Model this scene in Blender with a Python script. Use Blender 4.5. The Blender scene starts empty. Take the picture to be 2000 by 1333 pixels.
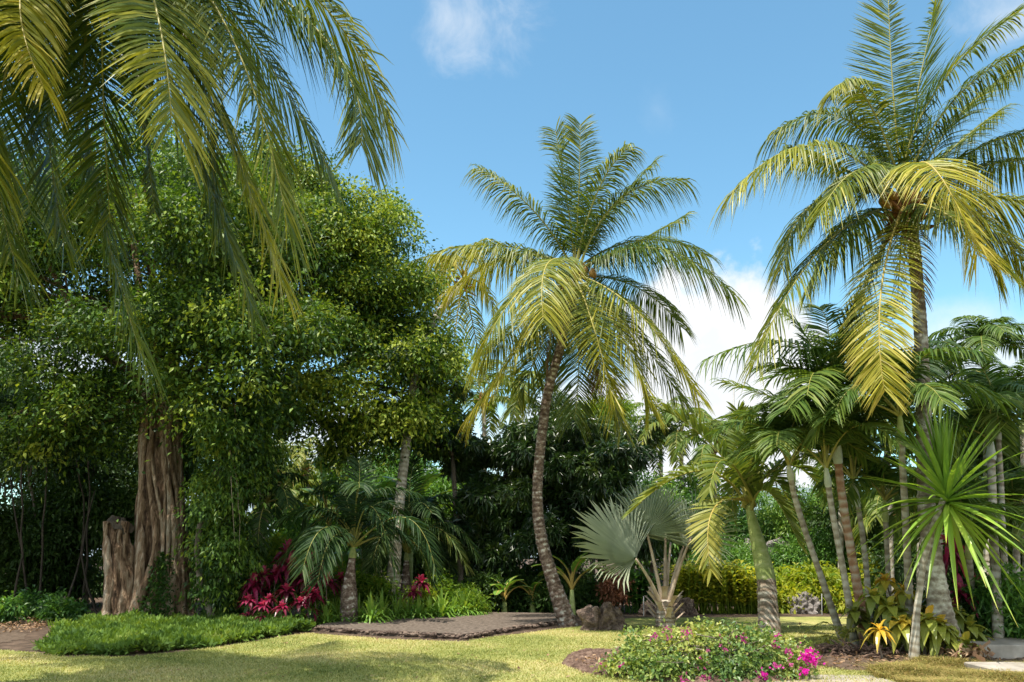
import bpy, math, random
import numpy as np
from mathutils import Vector

C = bpy.context.scene.collection
R = math.radians
# ------------------------------------------------------------------ camera
PITCH = R(15.0); F = 1570.0; CAMZ = 1.6
cd = bpy.data.cameras.new("camera"); cam = bpy.data.objects.new("camera", cd); C.objects.link(cam)
cam.location = (0, 0, CAMZ); cam.rotation_euler = (math.pi / 2 + PITCH, 0, 0)
cd.sensor_width = 36; cd.lens = F / 2000 * 36; cd.clip_end = 5000; cd.clip_start = 0.1
bpy.context.scene.camera = cam
# ------------------------------------------------------------------ sun and sky
SUN = Vector((-0.58, -0.81, 0)).normalized(); ELEV = R(69)
tosun = Vector((SUN.x * math.cos(ELEV), SUN.y * math.cos(ELEV), math.sin(ELEV)))
sl = bpy.data.lights.new("sun", 'SUN'); sl.energy = 4.7; sl.angle = R(0.53); sl.color = (1.0, 0.93, 0.82)
so = bpy.data.objects.new("sun", sl); C.objects.link(so)
so.rotation_euler = tosun.to_track_quat('Z', 'Y').to_euler()
w = bpy.data.worlds.new("World"); bpy.context.scene.world = w; w.use_nodes = True
nt = w.node_tree; nt.nodes.clear(); N = nt.nodes.new; Lk = nt.links.new
out = N('ShaderNodeOutputWorld'); sky = N('ShaderNodeTexSky'); sky.sky_type = 'NISHITA'; sky.sun_disc = False
sky.sun_elevation = ELEV; sky.sun_rotation = math.atan2(SUN.x, SUN.y)
sky.air_density = 1.0; sky.dust_density = 0.2; sky.ozone_density = 1.6; sky.altitude = 50
bg = N('ShaderNodeBackground'); bg.inputs[1].default_value = 0.145
bgc = N('ShaderNodeBackground'); bgc.inputs[0].default_value = (0.93, 0.97, 1.0, 1); bgc.inputs[1].default_value = 0.62
hs = N('ShaderNodeHueSaturation'); hs.inputs['Saturation'].default_value = 1.02
tn = N('ShaderNodeMix'); tn.data_type = 'RGBA'; tn.blend_type = 'MULTIPLY'; tn.inputs[0].default_value = 1; tn.inputs[7].default_value = (0.80, 1.05, 0.95, 1)
Lk(sky.outputs[0], tn.inputs[6]); Lk(tn.outputs[2], hs.inputs['Color']); Lk(hs.outputs[0], bg.inputs[0])
tc = N('ShaderNodeTexCoord')
def pdir(px, py):
    a = (px - 1000) / F; b = (666.5 - py) / F
    d = Vector((a, math.cos(PITCH) - b * math.sin(PITCH), math.sin(PITCH) + b * math.cos(PITCH)))
    return d.normalized()
def vm(op, a, b=None):
    n = N('ShaderNodeVectorMath'); n.operation = op; Lk(a, n.inputs[0])
    if b is not None:
        if isinstance(b, (tuple, list, Vector)): n.inputs[1].default_value = tuple(b)
        else: Lk(b, n.inputs[1])
    return n
def mth(op, a, b, c=None):
    n = N('ShaderNodeMath'); n.operation = op
    for i, x in enumerate((a, b, c)):
        if x is None: continue
        if isinstance(x, (int, float)): n.inputs[i].default_value = x
        else: Lk(x, n.inputs[i])
    return n.outputs[0]
def noise_tex(scale, detail, rough, vec, dist=0.0):
    n = N('ShaderNodeTexNoise'); n.inputs['Scale'].default_value = scale; n.inputs['Detail'].default_value = detail
    n.inputs['Roughness'].default_value = rough; n.inputs['Distortion'].default_value = dist; Lk(vec, n.inputs['Vector']); return n.outputs['Fac']
nz = noise_tex(9.0, 8, 0.58, tc.outputs['Generated'])
nf = noise_tex(13.0, 9, 0.62, tc.outputs['Generated'], 0.5)
def cloud(px, py, rx, ry, soft, amp, top, nn):
    c = pdir(px, py); s = vm('SUBTRACT', tc.outputs['Generated'], c)
    m = vm('MULTIPLY', s.outputs[0], (F / rx, F / rx, F / ry)); l = vm('LENGTH', m.outputs[0])
    x = mth('SUBTRACT', 1.0, l.outputs['Value']); x = mth('ADD', x, mth('MULTIPLY', mth('SUBTRACT', nn, 0.5), amp))
    mr = N('ShaderNodeMapRange'); mr.interpolation_type = 'SMOOTHSTEP'; Lk(x, mr.inputs[0])
    mr.inputs[1].default_value = 0; mr.inputs[2].default_value = soft; mr.inputs[3].default_value = 0; mr.inputs[4].default_value = top
    return mr.outputs[0]
ms = [cloud(1420, 800, 250, 330, 0.28, 1.5, 1.0, nz), cloud(1250, 880, 400, 160, 0.5, 1.4, 0.9, nz),
      cloud(915, 40, 150, 95, 1.5, 2.6, 0.55, nf), cloud(1890, 720, 330, 120, 0.8, 1.3, 0.8, nz), cloud(1980, 30, 110, 60, 1.3, 2.2, 0.5, nf),
      cloud(1280, 215, 60, 50, 1.6, 2.4, 0.12, nf), cloud(620, 860, 260, 130, 0.8, 1.3, 0.8, nz), cloud(100, 690, 260, 150, 0.8, 1.3, 0.8, nz)]
acc = ms[0]
for m in ms[1:]: acc = mth('MAXIMUM', acc, m)
# unseen clouds added behind the camera, brightened to give fill light
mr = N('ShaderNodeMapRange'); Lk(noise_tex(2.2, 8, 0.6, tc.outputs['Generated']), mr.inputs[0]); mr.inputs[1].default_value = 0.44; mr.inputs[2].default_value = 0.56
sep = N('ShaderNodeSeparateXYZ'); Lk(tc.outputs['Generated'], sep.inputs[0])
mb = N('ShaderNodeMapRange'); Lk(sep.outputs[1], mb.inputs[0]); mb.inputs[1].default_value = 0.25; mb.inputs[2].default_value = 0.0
cr_n = N('ShaderNodeValToRGB'); cr_n.color_ramp.elements[0].position = .36; cr_n.color_ramp.elements[0].color = (.86, .90, .95, 1); cr_n.color_ramp.elements[1].position = .56; cr_n.color_ramp.elements[1].color = (.96, .98, 1, 1)
Lk(noise_tex(14, 6, .6, tc.outputs['Generated'], .3), cr_n.inputs[0]); Lk(cr_n.outputs[0], bgc.inputs[0])
mx = N('ShaderNodeMixShader'); Lk(acc, mx.inputs[0]); Lk(bg.outputs[0], mx.inputs[1]); Lk(bgc.outputs[0], mx.inputs[2])
bg_fill = N('ShaderNodeBackground'); bg_fill.inputs[0].default_value = (1, .98, .95, 1); bg_fill.inputs[1].default_value = 1.15
mx2 = N('ShaderNodeMixShader'); Lk(mth('MULTIPLY', mr.outputs[0], mb.outputs[0]), mx2.inputs[0]); Lk(mx.outputs[0], mx2.inputs[1]); Lk(bg_fill.outputs[0], mx2.inputs[2]); Lk(mx2.outputs[0], out.inputs[0])
vs = bpy.context.scene.view_settings; vs.view_transform = 'Standard'; vs.look = 'None'; vs.exposure = 0.86; vs.gamma = 1
bpy.context.scene.cycles.max_bounces = 8; bpy.context.scene.cycles.transparent_max_bounces = 4

# ------------------------------------------------------------------ geometry helpers
def P(px, py, Y):
    d = pdir(px, py); t = Y / d.y
    return np.array((d.x * t, Y, CAMZ + d.z * t))
def G(px, py, z=0.0):
    d = pdir(px, py); t = (z - CAMZ) / d.z
    return np.array((d.x * t, d.y * t, z))
def GY(px, Y, z=0.0):
    dep = Y * math.cos(PITCH) + (z - CAMZ) * math.sin(PITCH)
    return np.array(((px - 1000) / F * dep, Y, z))
def mpp(p):  # metres per photo pixel at a point
    return (p[1] * math.cos(PITCH) + (p[2] - CAMZ) * math.sin(PITCH)) / F
def nrm(a):
    a = np.asarray(a, float); return a / (np.linalg.norm(a, axis=-1, keepdims=True) + 1e-9)

class MB:
    def __init__(s): s.v = []; s.f = []; s.a = []; s.m = []; s.n = 0; s.sm = []
    def add(s, v, f, a=0.5, m=0, smooth=False):
        v = np.asarray(v, np.float32).reshape(-1, 3); f = np.asarray(f, np.int32).reshape(-1, 4)
        s.v.append(v); s.f.append(f + s.n); s.n += len(v)
        s.a.append(np.broadcast_to(np.asarray(a, np.float32), (len(v),)).copy())
        s.m.append(np.full(len(f), m, np.int32)); s.sm.append(np.full(len(f), smooth, bool))
    def grid(s, V, a=0.5, m=0, smooth=True, wrap=False):
        V = np.asarray(V, float); n, k = V.shape[:2]; I = np.arange(n * k).reshape(n, k)
        if wrap: I = np.concatenate([I, I[:, :1]], 1)
        f = np.stack([I[:-1, :-1], I[:-1, 1:], I[1:, 1:], I[1:, :-1]], -1).reshape(-1, 4)
        av = a if np.ndim(a) == 0 else np.asarray(a).reshape(-1)
        s.add(V.reshape(-1, 3), f, av, m, smooth)
    def strips(s, Pt, W, a=0.5, m=0, fold=None):
        """Pt (n,k,3) centre lines, W (n,k,3) half widths; fold (n,k,3) lifts the edges into a V"""
        n, k = Pt.shape[:2]
        if fold is None:
            V = np.stack([Pt - W, Pt + W], 2); c = 2
        else:
            V = np.stack([Pt - W + fold, Pt, Pt + W + fold], 2); c = 3
        I = np.arange(n * k * c).reshape(n, k, c)
        f = np.stack([I[:, :-1, :-1], I[:, :-1, 1:], I[:, 1:, 1:], I[:, 1:, :-1]], -1).reshape(-1, 4)
        a = np.asarray(a, float)
        if a.ndim == 1: a = np.repeat(a, k * c)
        elif a.ndim == 2: a = np.repeat(a.reshape(-1), c)
        s.add(V.reshape(-1, 3), f, a, m)
    def tube(s, pts, rad, n=8, a=0.5, m=0, bump=0.0, rng=None, rings=0, cap=True):
        pts = np.asarray(pts, float); K = len(pts); rad = np.broadcast_to(rad, (K,)).astype(float)
        T = nrm(np.gradient(pts, axis=0)); ref = np.array((0.01, 1, 0.02)) if abs(T[0][1]) < 0.9 else np.array((1.0, 0, 0))
        U = nrm(np.cross(T, ref)); Wv = np.cross(T, U)
        if cap:
            pts = np.concatenate([pts, pts[-1:]]); rad = np.concatenate([rad, [0.0005]]); U = np.concatenate([U, U[-1:]]); Wv = np.concatenate([Wv, Wv[-1:]]); K += 1
        th = np.linspace(0, 2 * math.pi, n, endpoint=False)
        rr = rad[:, None] * np.ones((1, n))
        if bump and rng is not None: rr = rr * (1 + bump * (rng.random((K, n)) - 0.5))
        V = pts[:, None] + U[:, None] * (np.cos(th)[None, :, None] * rr[..., None]) + Wv[:, None] * (np.sin(th)[None, :, None] * rr[..., None])
        s.grid(V, a, m, True, True)
    def build(s, name, mats, parent=None, loc=None):
        v = np.concatenate(s.v); f = np.concatenate(s.f)
        o0 = np.array(loc if loc is not None else (parent.location if parent is not None else (0, 0, 0)), float)
        if parent is not None and loc is None:
            p = parent; o0 = np.array(p.location)
            while p.parent is not None: p = p.parent; o0 = o0 + np.array(p.location)
        v = (v - o0.astype(np.float32)).astype(np.float32)
        me = bpy.data.meshes.new(name); me.vertices.add(len(v)); me.vertices.foreach_set('co', v.ravel())
        me.loops.add(f.size); me.loops.foreach_set('vertex_index', f.ravel().astype(np.int32))
        me.polygons.add(len(f)); me.polygons.foreach_set('loop_start', np.arange(0, f.size, 4, dtype=np.int32))
        me.polygons.foreach_set('material_index', np.concatenate(s.m)); me.polygons.foreach_set('use_smooth', np.concatenate(s.sm))
        at = me.attributes.new('v', 'FLOAT', 'POINT'); at.data.foreach_set('value', np.clip(np.concatenate(s.a), 0, 1).astype(np.float32))
        me.update(calc_edges=True)
        for m in (mats if isinstance(mats, (list, tuple)) else [mats]): me.materials.append(m)
        o = bpy.data.objects.new(name, me); C.objects.link(o)
        if parent is not None: o.parent = parent
        elif loc is not None: o.location = tuple(loc)
        return o

def tag(o, label, cat, group=None):
    o['label'] = label; o['category'] = cat
    if group: o['group'] = group
    return o
def thing(name, label, cat, loc, group=None):
    o = bpy.data.objects.new(name, None); C.objects.link(o); o.location = tuple(float(x) for x in loc); o.empty_display_size = 0.2
    return tag(o, label, cat, group)
def dup(root, loc, rz=0.0, sc=1.0, label=None, tilt=(0, 0)):
    r = root.copy(); C.objects.link(r); r.location = tuple(float(x) for x in loc); r.rotation_euler = (tilt[0], tilt[1], rz); r.scale = (sc,) * 3
    if label: r['label'] = label
    for ch in list(root.children):
        c = ch.copy(); C.objects.link(c); c.parent = r
        for g in list(ch.children):
            d = g.copy(); C.objects.link(d); d.parent = c
    return r
def structure(o): o['kind'] = 'structure'; return o

# ------------------------------------------------------------------ materials
def newmat(name):
    m = bpy.data.materials.new(name); m.use_nodes = True; m.node_tree.nodes.clear(); return m, m.node_tree
def ramp(t, fac, stops):
    r = t.nodes.new('ShaderNodeValToRGB'); e = r.color_ramp.elements
    while len(e) < len(stops): e.new(0.5)
    for i, (p, c) in enumerate(stops): e[i].position = p; e[i].color = (*c, 1)
    t.links.new(fac, r.inputs[0]); return r.outputs[0]
def leafmat(name, cols, tr=0.35, rough=0.42, spec=0.4, tint=(1.25, 1.15, 0.45)):
    m, t = newmat(name); n = t.nodes.new; l = t.links.new
    at = n('ShaderNodeAttribute'); at.attribute_name = 'v'
    k = len(cols); c = ramp(t, at.outputs['Fac'], [((i) / (k - 1), x) for i, x in enumerate(cols)])
    b = n('ShaderNodeBsdfPrincipled'); l(c, b.inputs['Base Color']); b.inputs['Roughness'].default_value = rough; b.inputs['Specular IOR Level'].default_value = spec
    mu = n('ShaderNodeMix'); mu.data_type = 'RGBA'; mu.blend_type = 'MULTIPLY'; mu.inputs[0].default_value = 1; l(c, mu.inputs[6]); mu.inputs[7].default_value = (*[x * 1.25 for x in tint], 1)
    tl = n('ShaderNodeBsdfTranslucent'); l(mu.outputs[2], tl.inputs[0])
    ms_ = n('ShaderNodeMixShader'); ms_.inputs[0].default_value = tr; l(b.outputs[0], ms_.inputs[1]); l(tl.outputs[0], ms_.inputs[2])
    o = n('ShaderNodeOutputMaterial'); l(ms_.outputs[0], o.inputs[0]); return m
def roughmat(name, stops, scale=6.0, stretch=(1, 1, 1), bump=0.3, bdist=0.02, rough=0.9, detail=8, ring=None, useattr=0.0, musg=None, dist=0.0, spec=0.2):
    m, t = newmat(name); n = t.nodes.new; l = t.links.new
    tcn = n('ShaderNodeTexCoord'); mp = n('ShaderNodeMapping'); mp.inputs['Scale'].default_value = stretch; l(tcn.outputs['Object'], mp.inputs[0])
    nzn = n('ShaderNodeTexNoise'); nzn.inputs['Scale'].default_value = scale; nzn.inputs['Detail'].default_value = detail; nzn.inputs['Roughness'].default_value = 0.65; nzn.inputs['Distortion'].default_value = dist
    l(mp.outputs[0], nzn.inputs['Vector']); fac = nzn.outputs['Fac']
    if useattr:
        at = n('ShaderNodeAttribute'); at.attribute_name = 'v'; a1 = n('ShaderNodeMath'); a1.operation = 'MULTIPLY_ADD'
        l(at.outputs['Fac'], a1.inputs[0]); a1.inputs[1].default_value = useattr; s1 = n('ShaderNodeMath'); s1.operation = 'SUBTRACT'; l(fac, s1.inputs[0]); s1.inputs[1].default_value = useattr / 2; l(s1.outputs[0], a1.inputs[2]); fac = a1.outputs[0]
    c = ramp(t, fac, stops)
    b = n('ShaderNodeBsdfPrincipled'); l(c, b.inputs['Base Color']); b.inputs['Roughness'].default_value = rough; b.inputs['Specular IOR Level'].default_value = spec
    h = nzn.outputs['Fac']
    n2 = n('ShaderNodeTexNoise'); n2.inputs['Scale'].default_value = scale * 4; n2.inputs['Detail'].default_value = 5; l(mp.outputs[0], n2.inputs['Vector'])
    ad = n('ShaderNodeMath'); ad.operation = 'MULTIPLY_ADD'; l(n2.outputs['Fac'], ad.inputs[0]); ad.inputs[1].default_value = 0.5; l(h, ad.inputs[2]); h = ad.outputs[0]
    bp = n('ShaderNodeBump'); bp.inputs['Strength'].default_value = bump; bp.inputs['Distance'].default_value = bdist; l(h, bp.inputs['Height']); l(bp.outputs[0], b.inputs['Normal'])
    o = n('ShaderNodeOutputMaterial'); l(b.outputs[0], o.inputs[0]); return m

coco = leafmat('coconut_leaf', [(0.016, 0.040, 0.010), (0.042, 0.088, 0.014), (0.115, 0.155, 0.020), (0.32, 0.31, 0.028), (0.45, 0.37, 0.08)], 0.32, 0.45, 0.35)
rib_m = leafmat('palm_midrib', [(0.10, 0.14, 0.03), (0.30, 0.27, 0.06), (0.45, 0.28, 0.07)], 0.0, 0.5, 0.4)
areca = leafmat('areca_leaf', [(0.022, 0.055, 0.013), (0.055, 0.115, 0.02), (0.13, 0.19, 0.032), (0.30, 0.29, 0.05)], 0.34, 0.5, 0.28)
bottle_l = leafmat('bottle_palm_leaf', [(0.04, 0.075, 0.015), (0.09, 0.14, 0.025), (0.20, 0.23, 0.045), (0.38, 0.35, 0.08)], 0.35, 0.48, 0.3)
darkpalm = leafmat('dark_palm_leaf', [(0.008, 0.028, 0.010), (0.022, 0.055, 0.016), (0.06, 0.10, 0.02), (0.18, 0.18, 0.04)], 0.28, 0.55, 0.22)
silver = leafmat('silver_fan_leaf', [(0.14, 0.18, 0.10), (0.27, 0.32, 0.21), (0.38, 0.42, 0.30), (0.46, 0.47, 0.30)], 0.22, 0.5, 0.35, (1.0, 1.1, 0.6))
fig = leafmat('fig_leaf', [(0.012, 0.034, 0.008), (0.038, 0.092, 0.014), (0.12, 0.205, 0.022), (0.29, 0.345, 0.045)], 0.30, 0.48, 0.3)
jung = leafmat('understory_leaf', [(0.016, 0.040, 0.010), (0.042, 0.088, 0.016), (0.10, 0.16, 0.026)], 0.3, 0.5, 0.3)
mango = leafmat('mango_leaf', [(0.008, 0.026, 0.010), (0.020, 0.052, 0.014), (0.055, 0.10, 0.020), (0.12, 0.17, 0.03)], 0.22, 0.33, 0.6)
lime = leafmat('lime_leaf', [(0.05, 0.12, 0.012), (0.12, 0.22, 0.02), (0.26, 0.32, 0.03), (0.46, 0.45, 0.05)], 0.5, 0.5, 0.3)
green = leafmat('green_shrub_leaf', [(0.035, 0.10, 0.02), (0.08, 0.19, 0.03), (0.16, 0.30, 0.045), (0.28, 0.38, 0.07)], 0.35, 0.42, 0.45)
banana = leafmat('banana_leaf', [(0.03, 0.08, 0.015), (0.08, 0.17, 0.025), (0.17, 0.26, 0.05)], 0.42, 0.35, 0.5)
tired = leafmat('red_leaf', [(0.04, 0.008, 0.016), (0.14, 0.012, 0.035), (0.38, 0.028, 0.10), (0.60, 0.17, 0.22)], 0.35, 0.35, 0.5, (1.2, 0.5, 0.6))
croton = leafmat('croton_leaf', [(0.09, 0.045, 0.018), (0.13, 0.17, 0.03), (0.30, 0.32, 0.05), (0.60, 0.34, 0.03)], 0.3, 0.35, 0.5)
yuc = leafmat('sword_leaf', [(0.09, 0.18, 0.03), (0.17, 0.31, 0.04), (0.30, 0.44, 0.06), (0.52, 0.48, 0.10)], 0.32, 0.35, 0.5)
boug = leafmat('bougainvillea_leaf', [(0.05, 0.11, 0.03), (0.11, 0.19, 0.045), (0.24, 0.30, 0.07), (0.42, 0.42, 0.11)], 0.32, 0.42, 0.4)
bract = leafmat('bract', [(0.30, 0.12, 0.16), (0.45, 0.10, 0.24), (0.60, 0.03, 0.36), (0.66, 0.02, 0.42)], 0.4, 0.5, 0.3, (1.1, 0.6, 1.0))
cover_m = leafmat('cover_leaf', [(0.035, 0.08, 0.018), (0.08, 0.15, 0.028), (0.16, 0.25, 0.04), (0.28, 0.29, 0.09)], 0.36, 0.6, 0.2)
blade_m = leafmat('grass_blade', [(0.11, 0.15, 0.04), (0.22, 0.25, 0.075), (0.34, 0.34, 0.13), (0.48, 0.41, 0.21)], 0.25, 0.7, 0.15)
drygrass = leafmat('dry_grass', [(0.14, 0.15, 0.035), (0.27, 0.24, 0.07), (0.42, 0.30, 0.13)], 0.25, 0.6, 0.2)
rusty = leafmat('rust_leaf', [(0.12, 0.05, 0.03), (0.26, 0.11, 0.06), (0.38, 0.20, 0.12)], 0.25, 0.5, 0.3)
drymat = leafmat('dead_leaf', [(0.10, 0.055, 0.03), (0.24, 0.14, 0.08), (0.38, 0.27, 0.17)], 0.15, 0.7, 0.2)
dark_coco = roughmat('brown_coconut_bark', [(0.38, (0.07, 0.045, 0.032)), (0.50, (0.15, 0.105, 0.08)), (0.60, (0.26, 0.20, 0.16)), (0.66, (0.50, 0.47, 0.41))], 9, (1, 1, 1.2), 0.6, 0.03, useattr=0.25)
coco_bark = roughmat('coconut_bark', [(0.30, (0.10, 0.075, 0.05)), (0.48, (0.20, 0.155, 0.115)), (0.62, (0.33, 0.28, 0.22)), (0.75, (0.50, 0.46, 0.39))], 5, (1, 1, 1.6), 0.6, 0.03, useattr=0.5)
spot_bark = roughmat('lichen_bark', [(0.36, (0.10, 0.08, 0.06)), (0.48, (0.19, 0.16, 0.12)), (0.56, (0.32, 0.30, 0.24)), (0.64, (0.52, 0.52, 0.45))], 3.5, (1, 1, 1.2), 0.6, 0.03, useattr=0.15)
fig_bark = roughmat('fig_bark', [(0.30, (0.035, 0.02, 0.012)), (0.44, (0.14, 0.085, 0.05)), (0.58, (0.28, 0.19, 0.12)), (0.76, (0.45, 0.37, 0.28))], 8, (1.6, 1.6, 0.35), 1.0, 0.13, useattr=0.45, dist=0.5)
palm_bark = roughmat('smooth_palm_bark', [(0.3, (0.15, 0.12, 0.08)), (0.5, (0.27, 0.24, 0.18)), (0.7, (0.42, 0.40, 0.33))], 6, (1, 1, 1), 0.3, 0.01, useattr=0.5)
grey_bark = roughmat('grey_bark', [(0.3, (0.07, 0.055, 0.04)), (0.55, (0.16, 0.13, 0.10)), (0.75, (0.30, 0.27, 0.22))], 6, (1, 1, .5), 0.5, 0.02)
rust_bark = roughmat('rusty_palm_bark', [(0.3, (0.16, 0.08, 0.04)), (0.5, (0.30, 0.17, 0.10)), (0.7, (0.42, 0.38, 0.30))], 3, (1, 1, 1), 0.3, 0.01, useattr=0.4)
pale_root = roughmat('pale_root', [(0.3, (0.22, 0.16, 0.11)), (0.7, (0.42, 0.34, 0.26))], 6, (1, 1, .5), 0.3, 0.01)
dark_bark = roughmat('dark_bark', [(0.3, (0.03, 0.025, 0.02)), (0.7, (0.09, 0.07, 0.05))], 6, (1, 1, .5), 0.5, 0.02)
shaft_m = roughmat('crownshaft', [(0.3, (0.20, 0.26, 0.07)), (0.55, (0.33, 0.38, 0.14)), (0.75, (0.52, 0.52, 0.32))], 4, (1, 1, 2), 0.2, 0.01, rough=0.5, useattr=0.5)
pale_shaft = roughmat('pale_crownshaft', [(0.3, (0.30, 0.34, 0.24)), (0.55, (0.42, 0.46, 0.36)), (0.75, (0.58, 0.60, 0.52))], 4, (1, 1, 1), 0.1, 0.01, rough=0.55)
fibre_m = roughmat('palm_fibre', [(0.3, (0.10, 0.045, 0.02)), (0.55, (0.28, 0.13, 0.05)), (0.75, (0.45, 0.26, 0.12))], 12, (1, 1, .4), 0.8, 0.03)
petiole_m = roughmat('petiole', [(0.3, (0.30, 0.20, 0.13)), (0.55, (0.50, 0.40, 0.30)), (0.75, (0.62, 0.58, 0.46))], 5, (1, 1, .5), 0.2, 0.01)
rock_m = roughmat('lava_rock', [(0.30, (0.05, 0.035, 0.028)), (0.48, (0.14, 0.10, 0.08)), (0.62, (0.24, 0.18, 0.14)), (0.8, (0.36, 0.29, 0.23))], 7, (1, 1, 1), 1.0, 0.08)
grey_rock = roughmat('grey_rock', [(0.3, (0.10, 0.09, 0.085)), (0.5, (0.20, 0.18, 0.17)), (0.75, (0.36, 0.33, 0.31))], 6, (1, 1, 1), 0.9, 0.06)
soil_m = roughmat('soil', [(0.3, (0.035, 0.024, 0.016)), (0.5, (0.08, 0.055, 0.038)), (0.7, (0.15, 0.105, 0.075))], 3, (1, 1, 1), 0.8, 0.05)
mulch_m = roughmat('mulch', [(0.3, (0.06, 0.035, 0.025)), (0.5, (0.15, 0.095, 0.07)), (0.7, (0.27, 0.19, 0.14))], 9, (1, 1, 1), 1.0, 0.06)
concrete_m = roughmat('concrete', [(0.3, (0.20, 0.18, 0.15)), (0.5, (0.30, 0.27, 0.23)), (0.7, (0.40, 0.36, 0.31))], 3, (1, 1, 1), 0.3, 0.01)
soil_path = roughmat('trodden_path', [(0.3, (0.05, 0.035, 0.024)), (0.5, (0.09, 0.065, 0.045)), (0.7, (0.15, 0.11, 0.08))], 9, (1, 1, 1), 0.4, 0.02)
gravel_m = roughmat('gravel', [(0.35, (0.055, 0.042, 0.034)), (0.5, (0.12, 0.095, 0.075)), (0.66, (0.22, 0.18, 0.145))], 11, (1, 1, 1), 0.9, 0.03)
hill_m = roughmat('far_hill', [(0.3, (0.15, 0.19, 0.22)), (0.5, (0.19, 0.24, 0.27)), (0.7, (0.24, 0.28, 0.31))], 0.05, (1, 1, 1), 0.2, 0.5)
metal_m = roughmat('grey_metal', [(0.3, (0.22, 0.22, 0.22)), (0.7, (0.34, 0.34, 0.34))], 10, (1, 1, 1), 0.1, 0.005, rough=0.5)
green_paint = roughmat('green_paint', [(0.3, (0.02, 0.10, 0.06)), (0.7, (0.03, 0.15, 0.09))], 10, (1, 1, 1), 0.1, 0.005, rough=0.5)
def lawnmat():
    m, t = newmat('lawn_grass'); n = t.nodes.new; l = t.links.new
    tcn = n('ShaderNodeTexCoord')
    def nz_(s, d):
        x = n('ShaderNodeTexNoise'); x.inputs['Scale'].default_value = s; x.inputs['Detail'].default_value = d; x.inputs['Roughness'].default_value = 0.7; l(tcn.outputs['Object'], x.inputs['Vector']); return x.outputs['Fac']
    a = nz_(0.35, 6); b_ = nz_(22, 4); c = nz_(3.0, 5)
    x1 = n('ShaderNodeMath'); x1.operation = 'MULTIPLY_ADD'; l(b_, x1.inputs[0]); x1.inputs[1].default_value = 0.6; l(a, x1.inputs[2])
    x2 = n('ShaderNodeMath'); x2.operation = 'MULTIPLY_ADD'; l(c, x2.inputs[0]); x2.inputs[1].default_value = 0.5; l(x1.outputs[0], x2.inputs[2])
    x3 = n('ShaderNodeMath'); x3.operation = 'MULTIPLY'; l(x2.outputs[0], x3.inputs[0]); x3.inputs[1].default_value = 0.476
    col = ramp(t, x3.outputs[0], [(0.38, (0.10, 0.13, 0.035)), (0.47, (0.21, 0.23, 0.065)), (0.54, (0.33, 0.31, 0.11)), (0.63, (0.45, 0.37, 0.19))])
    b = n('ShaderNodeBsdfPrincipled'); l(col, b.inputs['Base Color']); b.inputs['Roughness'].default_value = 0.95; b.inputs['Specular IOR Level'].default_value = 0.1
    bp = n('ShaderNodeBump'); bp.inputs['Strength'].default_value = 0.7; bp.inputs['Distance'].default_value = 0.03; l(b_, bp.inputs['Height']); l(bp.outputs[0], b.inputs['Normal'])
    o = n('ShaderNodeOutputMaterial'); l(b.outputs[0], o.inputs[0]); return m
lawn_m = lawnmat()

# ------------------------------------------------------------------ the setting
def sheet(name, poly, z, mat):
    pts = np.array([(p[0], p[1]) for p in poly]); me = bpy.data.meshes.new(name)
    me.from_pydata([(x, y, z) for x, y in pts], [], [tuple(range(len(pts)))]); me.update(); me.materials.append(mat)
    o = bpy.data.objects.new(name, me); C.objects.link(o); return structure(o)
def wob(poly, rng, amp=0.06, sub=6, closed=True):
    out_ = []; n = len(poly)
    for i in range(n if closed else n - 1):
        a = np.array(poly[i][:2], float); b = np.array(poly[(i + 1) % n][:2], float)
        for k in range(sub): out_.append(a + (b - a) * k / sub + (rng.random(2) - .5) * amp)
    return out_
r0 = np.random.default_rng(3)
sheet('ground', [(-900, -300), (900, -300), (900, 1500), (-900, 1500)], 0.0, soil_m)
lawn_front = [G(-400, 1262), G(0, 1272), G(70, 1277), G(110, 1284), G(250, 1285), G(380, 1272), G(500, 1254), G(600, 1238), G(760, 1250), G(900, 1255), G(960, 1246),
              G(1120, 1226), G(1150, 1222), G(1230, 1208), G(1400, 1207), G(1560, 1206), G(1700, 1206), G(1760, 1215), G(1720, 1262), G(1650, 1290)]
lawn_back = [(5.2, 13.0), (5.6, 11.4), (6.3, 10.2), (7, 6), (7, -12), (-14, -12)]
lawn_poly = wob([p[:2] for p in lawn_front], r0, 0.10, 6, False) + [np.array(p) for p in lawn_back]
sheet('lawn', lawn_poly, 0.012, lawn_m)
def inpoly(x, y, poly):
    poly = np.array(poly); x = np.asarray(x); y = np.asarray(y); c = np.zeros(x.shape, bool); j = len(poly) - 1
    for i in range(len(poly)):
        xi, yi = poly[i]; xj, yj = poly[j]
        c ^= ((yi > y) != (yj > y)) & (x < (xj - xi) * (y - yi) / (yj - yi + 1e-12) + xi); j = i
    return c
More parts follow.
